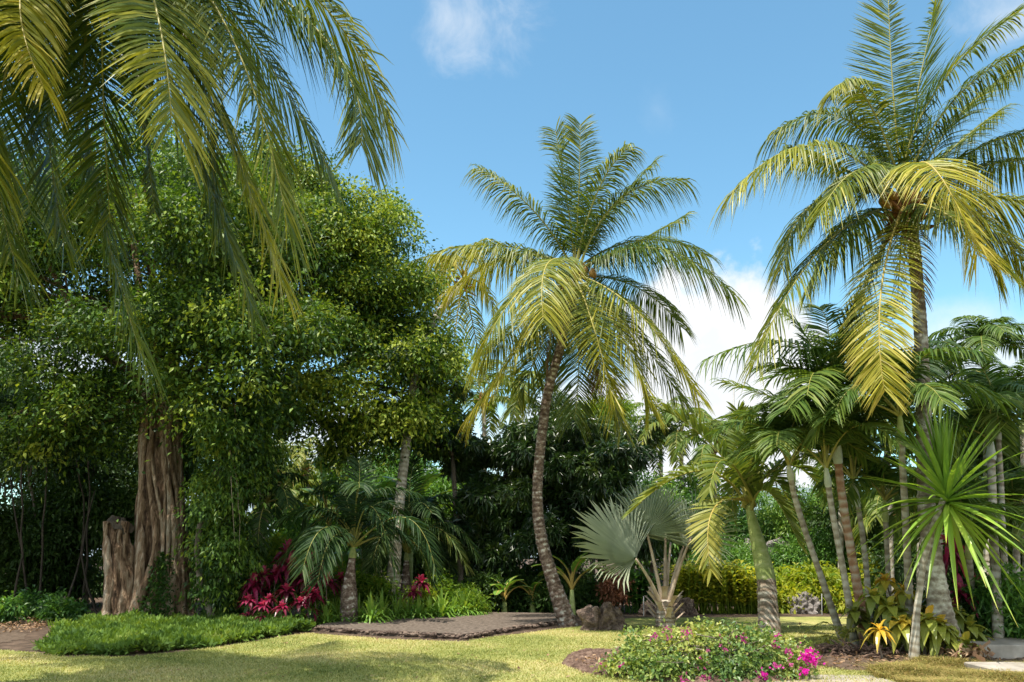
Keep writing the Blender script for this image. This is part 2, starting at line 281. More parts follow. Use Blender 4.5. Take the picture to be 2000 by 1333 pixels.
# short blades of grass on the near lawn
def scatter(rng, poly, n, ymin=-1e9, ymax=1e9):
    poly = np.array([p[:2] for p in poly]); lo = poly.min(0); hi = poly.max(0); lo[1] = max(lo[1], ymin); hi[1] = min(hi[1], ymax)
    xy = lo + rng.random((n, 2)) * (hi - lo); return xy[inpoly(xy[:, 0], xy[:, 1], poly)]
def blades(rng, xy, h, wd, lean=0.6, z=0.01, k=3):
    n = len(xy); b = np.concatenate([xy, np.full((n, 1), z)], 1); hh = h * (0.5 + rng.random(n)); an = rng.random(n) * 6.283
    ln = lean * rng.random(n) * hh; dr = np.stack([np.cos(an), np.sin(an), np.zeros(n)], 1)
    t = np.linspace(0, 1, k)[None, :, None]; up = np.array((0, 0, 1.0))
    Pt = b[:, None] + up * hh[:, None, None] * (t - 0.35 * lean * t * t) + dr[:, None] * ln[:, None, None] * t * t
    wv = np.stack([-np.sin(an), np.cos(an), np.zeros(n)], 1); prof = np.linspace(1, 0.1, k)[None, :, None]
    return Pt, wv[:, None] * wd * prof
xy = scatter(r0, lawn_poly, 400000, 9.5, 20)
keep = (np.abs(xy[:, 0]) < xy[:, 1] * 0.70) & (r0.random(len(xy)) < (14.5 / np.maximum(xy[:, 1], 10)) ** 2); xy = xy[keep]
mb = MB(); Pt, Wd = blades(r0, xy, 0.045, 0.007, 1.3, k=2)
patch = 0.5 + 0.12 * np.sin(xy[:, 0] * 4.1 + 3 * np.sin(xy[:, 1] * 1.9)) + 0.22 * np.sin(xy[:, 0] * 1.3 + 2 * np.sin(xy[:, 1] * .7)) + 0.18 * np.sin(xy[:, 1] * 2.1 + xy[:, 0])
mb.strips(Pt, Wd, np.clip(patch * 0.8 - 0.1 + 0.5 * r0.random(len(xy)), 0, 1))
o = mb.build('grass', blade_m); o['kind'] = 'stuff'; tag(o, 'short sunlit lawn grass blades covering the open lawn', 'grass')
# the terrain behind: a soft rise on the right and a far hill
def mound(name, cx, cy, rx, ry, h, mat, rng, n=40, z0=-0.05):
    t = np.linspace(0, 1, n); th = np.linspace(0, 2 * math.pi, n * 2, endpoint=False); Tt, Th = np.meshgrid(t, th, indexing='ij')
    hh = h * (np.cos(Tt * math.pi) * 0.5 + 0.5) * (1 + 0.12 * np.sin(Th * 5 + Tt * 7) + 0.08 * np.sin(Th * 11))
    V = np.stack([cx + rx * Tt * np.cos(Th), cy + ry * Tt * np.sin(Th), z0 + hh + 0.03 * rng.random(Tt.shape) * h * (Tt > 0)], -1)
    m_ = MB(); m_.grid(V, 0.5, 0, True, True); return structure(m_.build(name, mat))
mound('terrain', 13.5, 38, 12, 9, 3.2, soil_m, r0)
mound('hill', -120, 620, 330, 160, 62, hill_m, r0)
mound('hill', 210, 700, 380, 160, 50, hill_m, r0)
# gravel terrace edged with broken lava stone
pad = [G(618, 1233), G(740, 1242), G(830, 1246), G(905, 1250), G(950, 1243), G(1010, 1232), G(1105, 1220), GY(1112, 23.2), GY(930, 23.6), GY(780, 22.0), G(640, 1226)]
padw = wob([p[:2] for p in pad], r0, 0.10, 6)
pz = 0.10
sheet('terrace', padw, pz, gravel_m)
mb = MB(); pw = np.array(padw + [padw[0]]); nn_ = len(pw)
rows = [np.concatenate([pw + (r0.random(pw.shape) - .5) * .05, np.full((nn_, 1), z)], 1) for z in (-0.02, 0.04, 0.08, pz + 0.004)]
mb.grid(np.stack(rows, 0), 0.5, 0, False)
t_ = np.linspace(.01, math.pi - .01, 7); p_ = np.linspace(0, 2 * math.pi, 10, endpoint=False); A_, B_ = np.meshgrid(t_, p_, indexing='ij'); sph = np.stack([np.sin(A_) * np.cos(B_), np.sin(A_) * np.sin(B_), np.cos(A_)], -1)
for q_ in padw[:int(len(padw) * .60)]:
    for _ in range(4):
        c_ = np.array((q_[0] + r0.normal() * .09, q_[1] - .02 + r0.normal() * .05, .05 + .04 * r0.random())); mb.grid(c_ + sph * r0.uniform(.02, .055) * (1 + .35 * (r0.random(A_.shape)[..., None] - .5)) * np.array((1.4, 1, .75)), .5, 0, False, True)
structure(mb.build('terrace_edge', rock_m))
sheet('path', wob([p_[:2] for p_ in (GY(-200, 23), G(-250, 1263), G(-60, 1264), G(0, 1258), G(40, 1250), GY(50, 20.6), GY(20, 23))], r0, .25, 6), 0.006, soil_path)
sheet('pavement', [G(1440, 1334), G(1500, 1326), G(1600, 1321), G(1700, 1322), G(1745, 1334), (5.2, 8.0), (3.2, 8.0)], 0.020, concrete_m)

# ------------------------------------------------------------------ rocks
def rock(name, c, rx, ry, h, mat, label, seed, cleft=None, group=None):
    rg = np.random.default_rng(seed); n = 56; t = np.linspace(0.02, math.pi / 2 + 0.25, n); th = np.linspace(0, 2 * math.pi, 2 * n, endpoint=False)
    Tt, Th = np.meshgrid(t, th, indexing='ij')
    d = np.stack([np.sin(Tt) * np.cos(Th), np.sin(Tt) * np.sin(Th), np.cos(Tt)], -1)
    rr = np.ones(Tt.shape)
    for k in range(26):
        q = nrm(rg.normal(size=3)); fr = rg.uniform(2, 18); rr += (0.13 / fr ** 0.62) * np.sin(fr * (d @ q) * 1.6 + rg.random() * 6)
    rr += (rg.random(rr.shape) - .5) * 0.035
    sq = 1 / np.maximum.reduce([np.abs(d[..., 0]), np.abs(d[..., 1]), np.abs(d[..., 2])]); rr *= 0.62 + 0.38 * sq
    V = np.stack([d[..., 0] * rr * rx * .82, d[..., 1] * rr * ry * .82, np.maximum(d[..., 2], -.2) * rr * h * .85], -1)
    if cleft is not None:
        for (cx, wd_, dp) in cleft: V[..., 2] *= 1 - dp * np.exp(-((V[..., 0] - cx) / wd_) ** 2); V[..., 1] *= 1 - .5 * dp * np.exp(-((V[..., 0] - cx - .15 * (V[..., 2] - h)) / wd_) ** 2)
    V = V + np.array(c); m_ = MB(); m_.grid(V, 0.5, 0, False, True)
    o = m_.build(name, mat, None, c); return tag(o, label, 'rock', group)
rock('lava_rock', G(1176, 1231), 0.56, 0.45, 0.56, rock_m, 'big pitted brown lava boulder with a cleft, right of the leaning coconut trunk', 4, [(-0.03, 0.035, 0.35)])
rock('lava_rock', GY(1574, 24.6), 0.55, 0.45, 0.55, grey_rock, 'rounded dark boulder on the back lawn under the lime shrub', 5)
rock('lava_rock', GY(1632, 24.9), 0.40, 0.35, 0.42, grey_rock, 'smaller grey boulder behind the thin leaning palm trunk', 6)
rock('lava_rock', GY(1330, 24.2), 0.50, 0.4, 0.50, rock_m, 'dark boulder behind and right of the silver fan palm base', 7)
rock('lava_rock', GY(1268, 24.0), 0.30, 0.3, 0.35, rock_m, 'small dark boulder behind and left of the silver fan palm base', 8)
rock('lava_rock', P(1505, 1095, 29), 0.9, 0.8, 0.8, grey_rock, 'grey outcrop on the green slope behind the swollen palm trunk', 9)

# ------------------------------------------------------------------ foliage
def foliage(mb, rng, blobs, n, size=0.11, aspect=0.45, clump=0.32, per=45, droop=0.4, rosette=False, shell=0.5, upn=1.0, vshift=0.0, outl=0.5, vspread=0.3):
    B = np.array(blobs, float); wt = (B[:, 3] * B[:, 5]) ** 1.0; wt /= wt.sum(); nc = max(1, n // per)
    bi = rng.choice(len(B), nc, p=wt); d = nrm(rng.normal(size=(nc, 3)))
    lump = 1 + 0.16 * np.sin(d @ np.array((5.1, 3.3, 4.2)) + bi * 2.1) + 0.12 * np.sin(d @ np.array((-7.3, 8.1, 6.2)) + bi)
    rad = (shell + (1.12 - shell) * rng.random(nc) ** 0.6) * lump
    Cc = B[bi, :3] + d * rad[:, None] * B[bi, 3:]; Cc[:, 2] = np.maximum(Cc[:, 2], 0.12)
    cs = clump * (0.6 + 0.8 * rng.random(nc)); cv = vshift + (rng.random(nc) - .5) * vspread + (rng.normal(size=len(B)) * .13)[bi]
    ci = np.repeat(np.arange(nc), per); M_ = len(ci); od = d[ci]
    if rosette:
        ld = nrm(rng.normal(size=(M_, 3)) * 0.8 + od * 0.7 + np.array((0, 0, -droop))); pos = Cc[ci] + ld * 0.02 + rng.normal(size=(M_, 3)) * 0.05 * clump
    else:
        pos = Cc[ci] + rng.normal(size=(M_, 3)) * cs[ci][:, None] * np.array((1, 1, .55)) + od * 0
        rel = pos - Cc[ci]; pos[:, 2] -= 0.5 * (rel[:, 0] ** 2 + rel[:, 1] ** 2) / (cs[ci] + .05) * 0.6
        ld = nrm(rng.normal(size=(M_, 3)) * 0.75 + od * outl + nrm(rel) * 0.5 + np.array((0, 0, -droop)))
    nn = nrm(np.array((0, 0, upn)) + rng.normal(size=(M_, 3)) * 0.55 + od * 0.5); sd = nrm(np.cross(ld, nn)); nn = np.cross(sd, ld)
    L = size * (0.6 + 0.8 * rng.random(M_)); wv = sd * (L * aspect * 0.5)[:, None]
    tip = pos + ld * L[:, None] - np.array((0, 0, 1)) * (L * 0.15)[:, None]; mid = pos + ld * (L * 0.45)[:, None] + nn * (L * 0.06)[:, None]
    V = np.stack([pos, mid + wv, tip, mid - wv], 1); f = np.arange(M_ * 4).reshape(-1, 4)
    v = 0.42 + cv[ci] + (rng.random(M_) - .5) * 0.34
    mb.add(V, f, np.repeat(v, 4)); return Cc
def lobes(rng, blobs, k=14, s=.33, keep=.45):
    o_ = []
    for b in blobs:
        b = np.array(b, float); o_.append((*b[:3], *(b[3:] * keep)))
        for i in range(k):
            d = nrm(rng.normal(size=3)); d[2] = abs(d[2]) * .8 - .25 if rng.random() < .7 else d[2]; d = nrm(d); q = b[:3] + d * b[3:] * rng.uniform(.72, 1.02); f = s * rng.uniform(.6, 1.15); o_.append((*q, *(b[3:] * f * np.array((1.1, 1.1, .75)))))
    return o_
def pb(px, py, Y, rx, ry, dy):   # a lobe of a crown: centre, width and height read off the photo, and its own depth in metres
    p = P(px, py, Y); s = mpp(p); return (*p, rx * s, dy, ry * s)
def limb(mb, rng, a, b, r0_, r1, n=8, sag=0.1, sides=7):
    a = np.array(a, float); b = np.array(b, float); t = np.linspace(0, 1, n)[:, None]; L = np.linalg.norm(b - a)
    pts = a + (b - a) * t; pts = pts + np.sin(t * math.pi) * (rng.normal(size=3) * 0.07 * L + np.array((0, 0, sag * L)))
    pts[1:-1] += rng.normal(size=(n - 2, 3)) * (0.012 if sag else .004) * L; mb.tube(pts, np.linspace(r0_, r1, n), sides, 0.5); return pts
def tree(name, label, cat, base, blobs, n, leaf, bark, seed, tr=0.16, fork=None, nb=14, group=None, trunk_mb=None, **kw):
    rng = np.random.default_rng(seed); root = thing(name, label, cat, base, group)
    tb = trunk_mb or MB(); B = np.array(blobs); top = np.array(fork if fork is not None else (base[0] * .5 + B[:, 0].mean() * .5, base[1] * .5 + B[:, 1].mean() * .5, max(0.6, (B[:, 2] - B[:, 5]).min() * .6 + B[:, 2].mean() * .4)))
    if trunk_mb is None: limb(tb, rng, np.array(base) - (0, 0, .1), top, tr, tr * .7, 10, 0, 10)
    lk = kw.pop('lob', 5); cm = MB(); Cc = foliage(cm, rng, lobes(rng, blobs, lk) if lk else blobs, n, **kw)
    for b in blobs:
        c = np.array(b[:3]); pts = limb(tb, rng, top, c, tr * .5, tr * .2, 8)
        for k in range(nb):
            q = Cc[rng.integers(len(Cc))]; dd = np.linalg.norm(Cc - c, axis=1); near = np.argsort(dd + rng.random(len(dd)) * b[3] * 2)[:max(3, nb)]; q = Cc[near[rng.integers(len(near))]]
            limb(tb, rng, pts[rng.integers(3, 8)], q, tr * .16, 0.008, 5, 0.02, 4)
    tb.build('trunk', bark, root); cm.build('crown', leaf, root); return root

# the old banyan: a trunk woven of roots, with a sawn-off stem beside it
def woven_trunk(mb, rng, base, top, rb, rt, nroots, hgt_flare=1.0, wind=0.5, flatx=1.0):
    base = np.array(base, float); top = np.array(top, float); n = 60; t = np.linspace(0, 1, n)
    ax = base + (top - base) * t[:, None]; ax[:, 0] += 0.06 * np.sin(t * 5)
    R_ = rt + (rb - rt) * np.exp(-t * 3.0 * hgt_flare)
    th = np.linspace(0, 2 * math.pi, 72, endpoint=False); fl = 1 + 0.10 * np.sin(th * 5 + 1)[None, :] + 0.06 * np.sin(th * 9 + t[:, None] * 4) + 0.03 * np.sin(th * 17 + t[:, None] * 9)
    V = ax[:, None] + np.stack([np.cos(th)[None] * R_[:, None] * .88 * fl * flatx, np.sin(th)[None] * R_[:, None] * .88 * fl, np.zeros((n, 72))], -1)
    mb.grid(V, 0.25, 0, True, True)
    for k in range(nroots):
        th0 = rng.random() * 6.283; w_ = rng.normal() * wind; ph = rng.random() * 6; am = rng.uniform(.05, .3); te = rng.choice([1.0, 1.0, rng.uniform(.4, .9)]) if wind > .4 else rng.uniform(.80, 1.04); ts = t * te
        a_ = th0 + w_ * ts + am * np.sin(ts * rng.uniform(4, 11) + ph)
        Rk = np.interp(ts, t, R_) * (0.93 + 0.06 * rng.random()); c = np.stack([np.interp(ts, t, ax[:, i]) for i in range(3)], 1)
        pts = c + np.stack([np.cos(a_) * Rk * flatx, np.sin(a_) * Rk, np.zeros(n)], 1)
        rr = rng.uniform(.03, .10) * (1 + 0.9 * np.exp(-ts * 7)) * (1 + .18 * np.sin(ts * 23 + ph)) * np.clip((1.02 - t) * 8 if te < 1 else np.ones(n), .1, 1)
        mb.tube(pts, rr, 8, float(np.clip(.3 + .7 * rng.random(), 0, 1)), 0, 0.06, rng)
rg = np.random.default_rng(11)
bY = 21.2; bbase = GY(305, bY); tmb = MB(); forkp = P(318, 790, bY)
woven_trunk(tmb, rg, bbase - (0, 0, .1), forkp + (0, 0, .25), 0.92, 0.44, 34)
for (px, py, dY, r_) in ((365, 720, -1.0, .2), (255, 715, 0, .17), (330, 640, 1.5, .22), (200, 640, 1.0, .12), (430, 650, .5, .13)):
    limb(tmb, rg, forkp + (0, 0, -.2), P(px, py, bY + dY), r_, r_ * .6, 10, 0.05, 9)
banyan_blobs = [pb(300, 640, 20.4, 170, 120, 2.2), pb(120, 560, 21.5, 150, 95, 2.4), pb(430, 480, 21, 170, 170, 2.4), pb(230, 430, 21.5, 190, 130, 2.6), pb(110, 745, 20.5, 120, 70, 1.6),
                pb(430, 720, 19.6, 110, 100, 1.5), pb(530, 640, 20, 110, 110, 1.8), pb(60, 430, 22, 140, 120, 2.3), pb(-90, 620, 21.5, 130, 170, 2.2), pb(330, 320, 22.5, 150, 90, 2.2), pb(200, 790, 22.5, 90, 60, 1.2), pb(60, 835, 21.5, 70, 45, 1.0), pb(250, 800, 20.4, 45, 30, .8), pb(140, 850, 23, 60, 45, 1.0), pb(500, 800, 20.5, 60, 55, 1.0)]
by = tree('banyan_tree', 'old banyan with a thick pale woven trunk and a broad dark crown, left', 'tree', bbase, banyan_blobs, 150000, fig, fig_bark, 12, tr=0.22, fork=forkp, nb=9, trunk_mb=tmb,
          size=0.135, aspect=0.5, clump=0.32, per=95, droop=0.35, shell=0.65, lob=18, vspread=.75, vshift=.04)
# ivy on the trunk and the hanging roots
iv = MB(); nI = 1500; tt = rg.random(nI) ** 1.5 * 1.7; an = -math.pi / 2 + 0.30 + rg.normal(size=nI) * (.10 + .12 * (1.7 - tt))
Rr = 0.44 + 0.48 * np.exp(-tt * .62); pos = np.stack([bbase[0] + 0.08 + np.cos(an) * Rr * 1.1, bbase[1] + np.sin(an) * Rr * 1.1 - 0.05, tt], 1)
dv = nrm(rg.normal(size=(nI, 3)) + np.array((0, -.6, -.5))); sd = nrm(np.cross(dv, rg.normal(size=(nI, 3)))); L = .06 + .05 * rg.random(nI)
iv.add(np.stack([pos, pos + dv * L[:, None] * .5 + sd * L[:, None] * .3, pos + dv * L[:, None], pos + dv * L[:, None] * .5 - sd * L[:, None] * .3], 1), np.arange(nI * 4).reshape(-1, 4), rg.random(nI * 4) * .5)
iv.build('ivy', fig, by)
st = MB(); sb = GY(235, 20.7); stp = P(233, 1020, 20.7)
woven_trunk(st, rg, sb - (0, 0, .1), stp, 0.46, 0.30, 18, 1.0, .3)
stump = thing('tree_stump', 'tall sawn off grey stump standing against the left of the banyan trunk', 'stump', sb)
st.build('trunk', fig_bark, stump)
rr2 = MB()
for k in range(20):
    an_ = rg.uniform(math.pi * .95, math.pi * 2.05); b0 = bbase + np.array((math.cos(an_) * .75, math.sin(an_) * .6, .25)); e0 = bbase + np.array((math.cos(an_ + rg.normal() * .2) * rg.uniform(1.2, 1.7), math.sin(an_) * rg.uniform(.9, 1.4), -.03))
    mid_ = (b0 + e0) / 2 + np.array((0, 0, -.06)); rr2.tube(np.stack([b0 + (0, 0, .5) - (b0 - bbase) * .2, b0, mid_, e0]), [.08, .09, .06, .02], 8, float(rg.random()), 0, .05, rg)
rr2.build('buttress_roots', fig_bark, by)
cp = MB(); tq = np.linspace(0.02, 1, 14); th = np.linspace(0, 2 * math.pi, 40, endpoint=False); A_, B_ = np.meshgrid(tq, th, indexing='ij')
cp.grid(np.stack([stp[0] + np.cos(B_) * A_ * .34 * (1 + .12 * np.sin(5 * B_)), stp[1] + np.sin(B_) * A_ * .34, stp[2] - .16 + .22 * (1 - A_ ** 3) - .10 * np.cos(B_) * A_ + .05 * np.sin(9 * B_ + 5 * A_) * A_ + .05 * np.sin(B_ * 3 + 7 * A_) + .03 * rg.random(A_.shape)], -1), .5, 0, False, True)
cp.build('sawn_top', dark_bark, stump)

# the drooping fig behind
fY = 24.5
fig_blobs = [pb(610, 440, 24.5, 130, 130, 2.6), pb(720, 480, 25, 110, 110, 2.4), pb(785, 580, 25, 80, 100, 2.2), pb(640, 620, 24.3, 130, 110, 2.3), pb(770, 700, 24.3, 100, 95, 2.0), pb(640, 770, 23.6, 110, 70, 1.8),
             pb(560, 360, 25.5, 90, 70, 2.0), pb(825, 690, 25.2, 48, 90, 1.5), pb(500, 560, 24, 120, 120, 2.2), pb(730, 820, 23.5, 85, 55, 1.2), pb(520, 790, 23, 70, 50, 1.3), pb(690, 870, 24, 50, 25, .7), pb(830, 800, 24.6, 50, 50, 1.0)]
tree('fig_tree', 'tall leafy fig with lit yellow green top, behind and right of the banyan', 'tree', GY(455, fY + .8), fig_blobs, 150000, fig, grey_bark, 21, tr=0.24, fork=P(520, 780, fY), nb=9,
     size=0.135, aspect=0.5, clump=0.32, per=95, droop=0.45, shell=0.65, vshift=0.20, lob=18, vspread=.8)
# the curtain of weeping foliage right of the trunk
cur_blobs = [pb(435, 850, 20.0, 55, 70, .9), pb(440, 960, 20.4, 45, 80, 1.0), pb(435, 1080, 20.4, 45, 75, .9), pb(462, 930, 20.6, 36, 80, .9), pb(412, 1000, 20.8, 22, 90, .5), pb(500, 900, 21.2, 40, 50, .8), pb(425, 1150, 20.8, 35, 35, .6)]
tree('weeping_fig_tree', 'weeping fig hanging in a green curtain close right of the banyan trunk', 'tree', GY(430, 20.6), cur_blobs, 34000, fig, grey_bark, 22, tr=0.09, fork=P(430, 900, 20.4), nb=12,
     size=0.12, aspect=0.42, clump=0.20, per=40, droop=1.1, shell=0.15, outl=.3, vshift=0.03, lob=5, vspread=.5)
_wf = [o for o in bpy.data.objects if o.name == 'weeping_fig_tree'][0]; m_ = MB()
for i in range(12):
    px_ = rg.uniform(385, 470); y0_ = rg.uniform(760, 900); Yq = rg.uniform(19.6, 21); limb(m_, rg, P(px_, y0_, Yq), P(px_ + rg.normal() * 22, y0_ + rg.uniform(100, 220), Yq), .008, .005, 9, .0, 4)
m_.build('hanging_roots', pale_root, _wf)
# dark understory at the left
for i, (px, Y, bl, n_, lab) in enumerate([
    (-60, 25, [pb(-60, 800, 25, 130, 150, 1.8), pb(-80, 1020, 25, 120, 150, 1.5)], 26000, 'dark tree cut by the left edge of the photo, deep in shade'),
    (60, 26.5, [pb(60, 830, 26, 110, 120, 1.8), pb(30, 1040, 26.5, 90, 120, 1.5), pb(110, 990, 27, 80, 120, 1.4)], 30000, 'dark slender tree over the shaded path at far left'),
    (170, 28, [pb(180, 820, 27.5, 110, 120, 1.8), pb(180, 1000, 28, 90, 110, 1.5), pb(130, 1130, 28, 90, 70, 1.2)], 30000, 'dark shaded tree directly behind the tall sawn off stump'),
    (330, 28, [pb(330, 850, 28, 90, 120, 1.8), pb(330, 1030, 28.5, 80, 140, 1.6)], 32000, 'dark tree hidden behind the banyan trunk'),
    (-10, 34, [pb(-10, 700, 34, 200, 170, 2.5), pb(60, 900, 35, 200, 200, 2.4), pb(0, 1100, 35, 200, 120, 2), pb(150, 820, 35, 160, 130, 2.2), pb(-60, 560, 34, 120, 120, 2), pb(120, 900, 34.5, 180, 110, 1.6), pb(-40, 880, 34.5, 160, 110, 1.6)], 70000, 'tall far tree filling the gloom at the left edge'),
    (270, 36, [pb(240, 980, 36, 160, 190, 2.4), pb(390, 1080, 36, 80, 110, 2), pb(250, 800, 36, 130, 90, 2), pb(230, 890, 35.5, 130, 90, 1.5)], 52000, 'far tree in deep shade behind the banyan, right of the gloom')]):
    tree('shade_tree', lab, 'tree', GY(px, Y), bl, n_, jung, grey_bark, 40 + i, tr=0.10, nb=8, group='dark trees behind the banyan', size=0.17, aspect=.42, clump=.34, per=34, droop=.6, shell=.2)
# bare stems in the gloom
for i, (x0, x1, yt, Y) in enumerate([(20, 35, 850, 24.2), (75, 90, 880, 24.8), (120, 150, 900, 24.5), (160, 172, 840, 25.4), (60, 20, 930, 25.2), (190, 185, 960, 25.0)]):
    m_ = MB(); b = GY(x0, Y); limb(m_, rg, b - (0, 0, .05), P(x1, yt, Y), .035, .02, 9, 0, 7)
    o = m_.build('bare_sapling', dark_bark, None, b); tag(o, ['thin stem nearest the left edge in the gloom', 'thin stem second from the left edge in the gloom', 'stem leaning right in the gloom left of the stump', 'straight stem just left of the stump in shade', 'stem leaning left over the shaded path', 'short dim stem right behind the stump'][i], 'sapling', 'thin stems in the gloom at left')

# ------------------------------------------------------------------ palms
def bez(base, mid, tip, u):
    base, mid, tip = map(lambda q: np.array(q, float), (base, mid, tip)); c = 2 * mid - .5 * (base + tip); u = np.asarray(u)[:, None]
    return (1 - u) ** 2 * base + 2 * u * (1 - u) * c + u * u * tip
def frond(root, rng, base, mid, tip, leaf, n=70, L=.75, wd=.022, droop=.55, vee=.15, pet=.16, yellow=.0, rr=.028, k=4, curl=0.0, name='frond', ang=(0.38, .86), tipl=.58, flat=0.0, roll=0.0):
    nS = 26; uu = np.linspace(0, 1, nS); cv = bez(base, mid, tip, uu)
    m_ = MB(); ul = pet + (1 - pet) * (np.arange(n) + .5) / n
    sides = []
    for sgn in (-1, 1):
        u = np.clip(ul + rng.normal(size=n) * .25 / n, pet, .999); p = np.stack([np.interp(u, uu, cv[:, i]) for i in range(3)], 1)
        p2 = np.stack([np.interp(np.clip(u + .02, 0, 1.0), uu, cv[:, i]) for i in range(3)], 1); p1 = np.stack([np.interp(np.clip(u - .02, 0, 1), uu, cv[:, i]) for i in range(3)], 1)
        T = nrm(p2 - p1); dz = np.cross(T, np.array((0, 0, 1.0))); chord = nrm(np.array(tip) - np.array(base)); hz = np.linalg.norm(dz, axis=1, keepdims=True)
        alt = np.cross(nrm(np.array(mid) - np.array(base)), np.array((0, 0, 1.0))); alt = nrm(alt); S = nrm(np.where(hz < .25, alt * (1 - hz / .25) + nrm(dz) * hz / .25 * np.sign((dz * alt).sum(1, keepdims=True) + 1e-6), dz))
        S = nrm(S - (S * T).sum(1, keepdims=True) * T); Nn = np.cross(S, T)
        if roll: S, Nn = S * math.cos(roll) + Nn * math.sin(roll), Nn * math.cos(roll) - S * math.sin(roll)
        x = (u - pet) / (1 - pet); ln = L * np.where(x < .3, .65 + .35 * x / .3, 1 - (1 - tipl) * ((x - .3) / .7) ** 1.6) * (.9 + .2 * rng.random(n))
        a = ang[0] + (ang[1] - ang[0]) * x ** 1.3 + rng.normal(size=n) * .06
        ve = vee * (1 - .5 * x) + rng.normal(size=n) * .10
        d0 = nrm(S * sgn * np.cos(a)[:, None] + T * np.sin(a)[:, None] + Nn * ve[:, None])
        t = np.linspace(0, 1, k)[None, :, None]; hzn = np.sqrt(np.clip(1 - T[:, 2] ** 2, 0, 1)); de = droop * (.35 + .95 * hzn); dr = (de * (.75 + .5 * rng.random(n)) * ln)[:, None, None]
        Pt = p[:, None] + d0[:, None] * ln[:, None, None] * (t - (.26 * de)[:, None, None] * t * t) + np.array((0, 0, -1.0)) * dr * t ** 2 + T[:, None] * (curl * ln)[:, None, None] * t ** 2
        tw = rng.normal(size=(n, 1)) * .45
        wv = nrm(T - (T * d0).sum(1, keepdims=True) * d0 + Nn * tw + 1e-4)
        kk = np.array([.55, 1, .8, .08]) if k == 4 else np.interp(np.linspace(0, 1, k), [0, .3, .65, 1], [.55, 1, .8, .06])
        Wd = wv[:, None] * wd * kk[None, :, None] * (.75 + .5 * rng.random((n, 1, 1)))
        v = np.clip(.24 + yellow * .46 + .16 * x * (1 + yellow) + rng.normal(size=n) * .10, 0, 1)[:, None] + np.array([0, .02, .06, .18])[None, :] * (k == 4) * (.4 + yellow) if k == 4 else np.clip(.28 + yellow * .55 + .16 * x + rng.normal(size=n) * .07, 0, 1)
        ok = rng.random(n) > .02; m_.strips(Pt[ok], Wd[ok], v[ok])
    o = m_.build(name, leaf, root)
    r_ = MB(); r_.tube(cv, np.interp(uu, [0, .12, .3, 1], [rr * 1.9, rr * 1.2, rr * .8, rr * .2]), 6, .3 + .5 * yellow)
    # the midrib is a sub-part of its frond: the frond object sits at the root's own origin
    me_o = r_.build('midrib', rib_m, root); me_o.parent = o
    return o
def ringed(mb, rng, pts, rad, sides=18, per=9, amp=.035, m=0, vlo=.2, vhi=.9):
    """a palm trunk along pts: smooth spline, ring scars every few cm"""
    pts = np.array(pts, float); rad = np.array(rad, float); d = np.concatenate([[0], np.cumsum(np.linalg.norm(np.diff(pts, axis=0), axis=1))]); L = d[-1]; n = max(24, int(L * per * 3))
    s = np.linspace(0, L, n); 
    def sm(y):
        z = np.interp(s, d, y); kk = max(3, int(n * .10)) | 1; zz = np.pad(z, kk // 2, mode='reflect', reflect_type='odd'); return np.convolve(zz, np.ones(kk) / kk, 'valid')
    c = np.stack([sm(pts[:, i]) for i in range(3)], 1); r = sm(rad); ph = (np.arange(n) % 3); r = r * (1 + amp * np.array([1, -.2, -.8])[ph] * (.6 + .8 * rng.random(n)))
    th = np.linspace(0, 2 * math.pi, sides, endpoint=False); T = nrm(np.gradient(c, axis=0)); U = nrm(np.cross(T, (0, 1, .02))); Wv = np.cross(T, U)
    rr = r[:, None] * (1 + .03 * rng.normal(size=(n, sides)))
    V = c[:, None] + U[:, None] * (np.cos(th)[None, :, None] * rr[..., None]) + Wv[:, None] * (np.sin(th)[None, :, None] * rr[..., None])
    a = np.repeat((vlo + (vhi - vlo) * np.array([.2, .6, .9])[ph] * (.7 + .6 * rng.random(n)))[:, None], sides, 1)
    mb.grid(V, a, m, True, True); return c
def px_fronds(root, rng, crown, Y, specs, leaf, **kw):
    if root.name.startswith('bottle_palm'): crown = P(1464, 990, Y)
    for sp in specs:
        mx_, my_, tx_, ty_, dm, dt = sp[:6]; opt = dict(kw); opt.update(sp[6] if len(sp) > 6 else {})
        frond(root, rng, crown + rng.normal(size=3) * .05, P(mx_, my_, Y + dm), P(tx_, ty_, Y + dt), leaf, **opt)
def rnd_fronds(root, rng, crown, nfr, Lf, leaf, elev=(70, -30), az0=0.0, azs=None, arch=.35, **kw):
    for i in range(nfr):
        az = az0 + i * 2.39996 + rng.normal() * .15 if azs is None else azs[i]
        f = (i + .5) / nfr; e = R(elev[0] + (elev[1] - elev[0]) * f + rng.normal() * 6); l = Lf * (.85 + .3 * rng.random()) * (1 - .15 * (f < .15))
        h = np.array((math.cos(az), math.sin(az), 0)); mid = crown + h * l * .5 * math.cos(e) + np.array((0, 0, 1)) * l * .5 * math.sin(e)
        e2 = e - R(55 + 60 * arch * (1 + .3 * rng.normal())); tip = mid + (h * math.cos(e2) + np.array((0, 0, math.sin(e2)))) * l * .48
        opt = dict(kw); opt['yellow'] = kw.get('yellow', 0.1) + .35 * max(0, f - .5) + rng.normal() * .05
        frond(root, rng, crown.copy(), mid, tip, leaf, **opt)
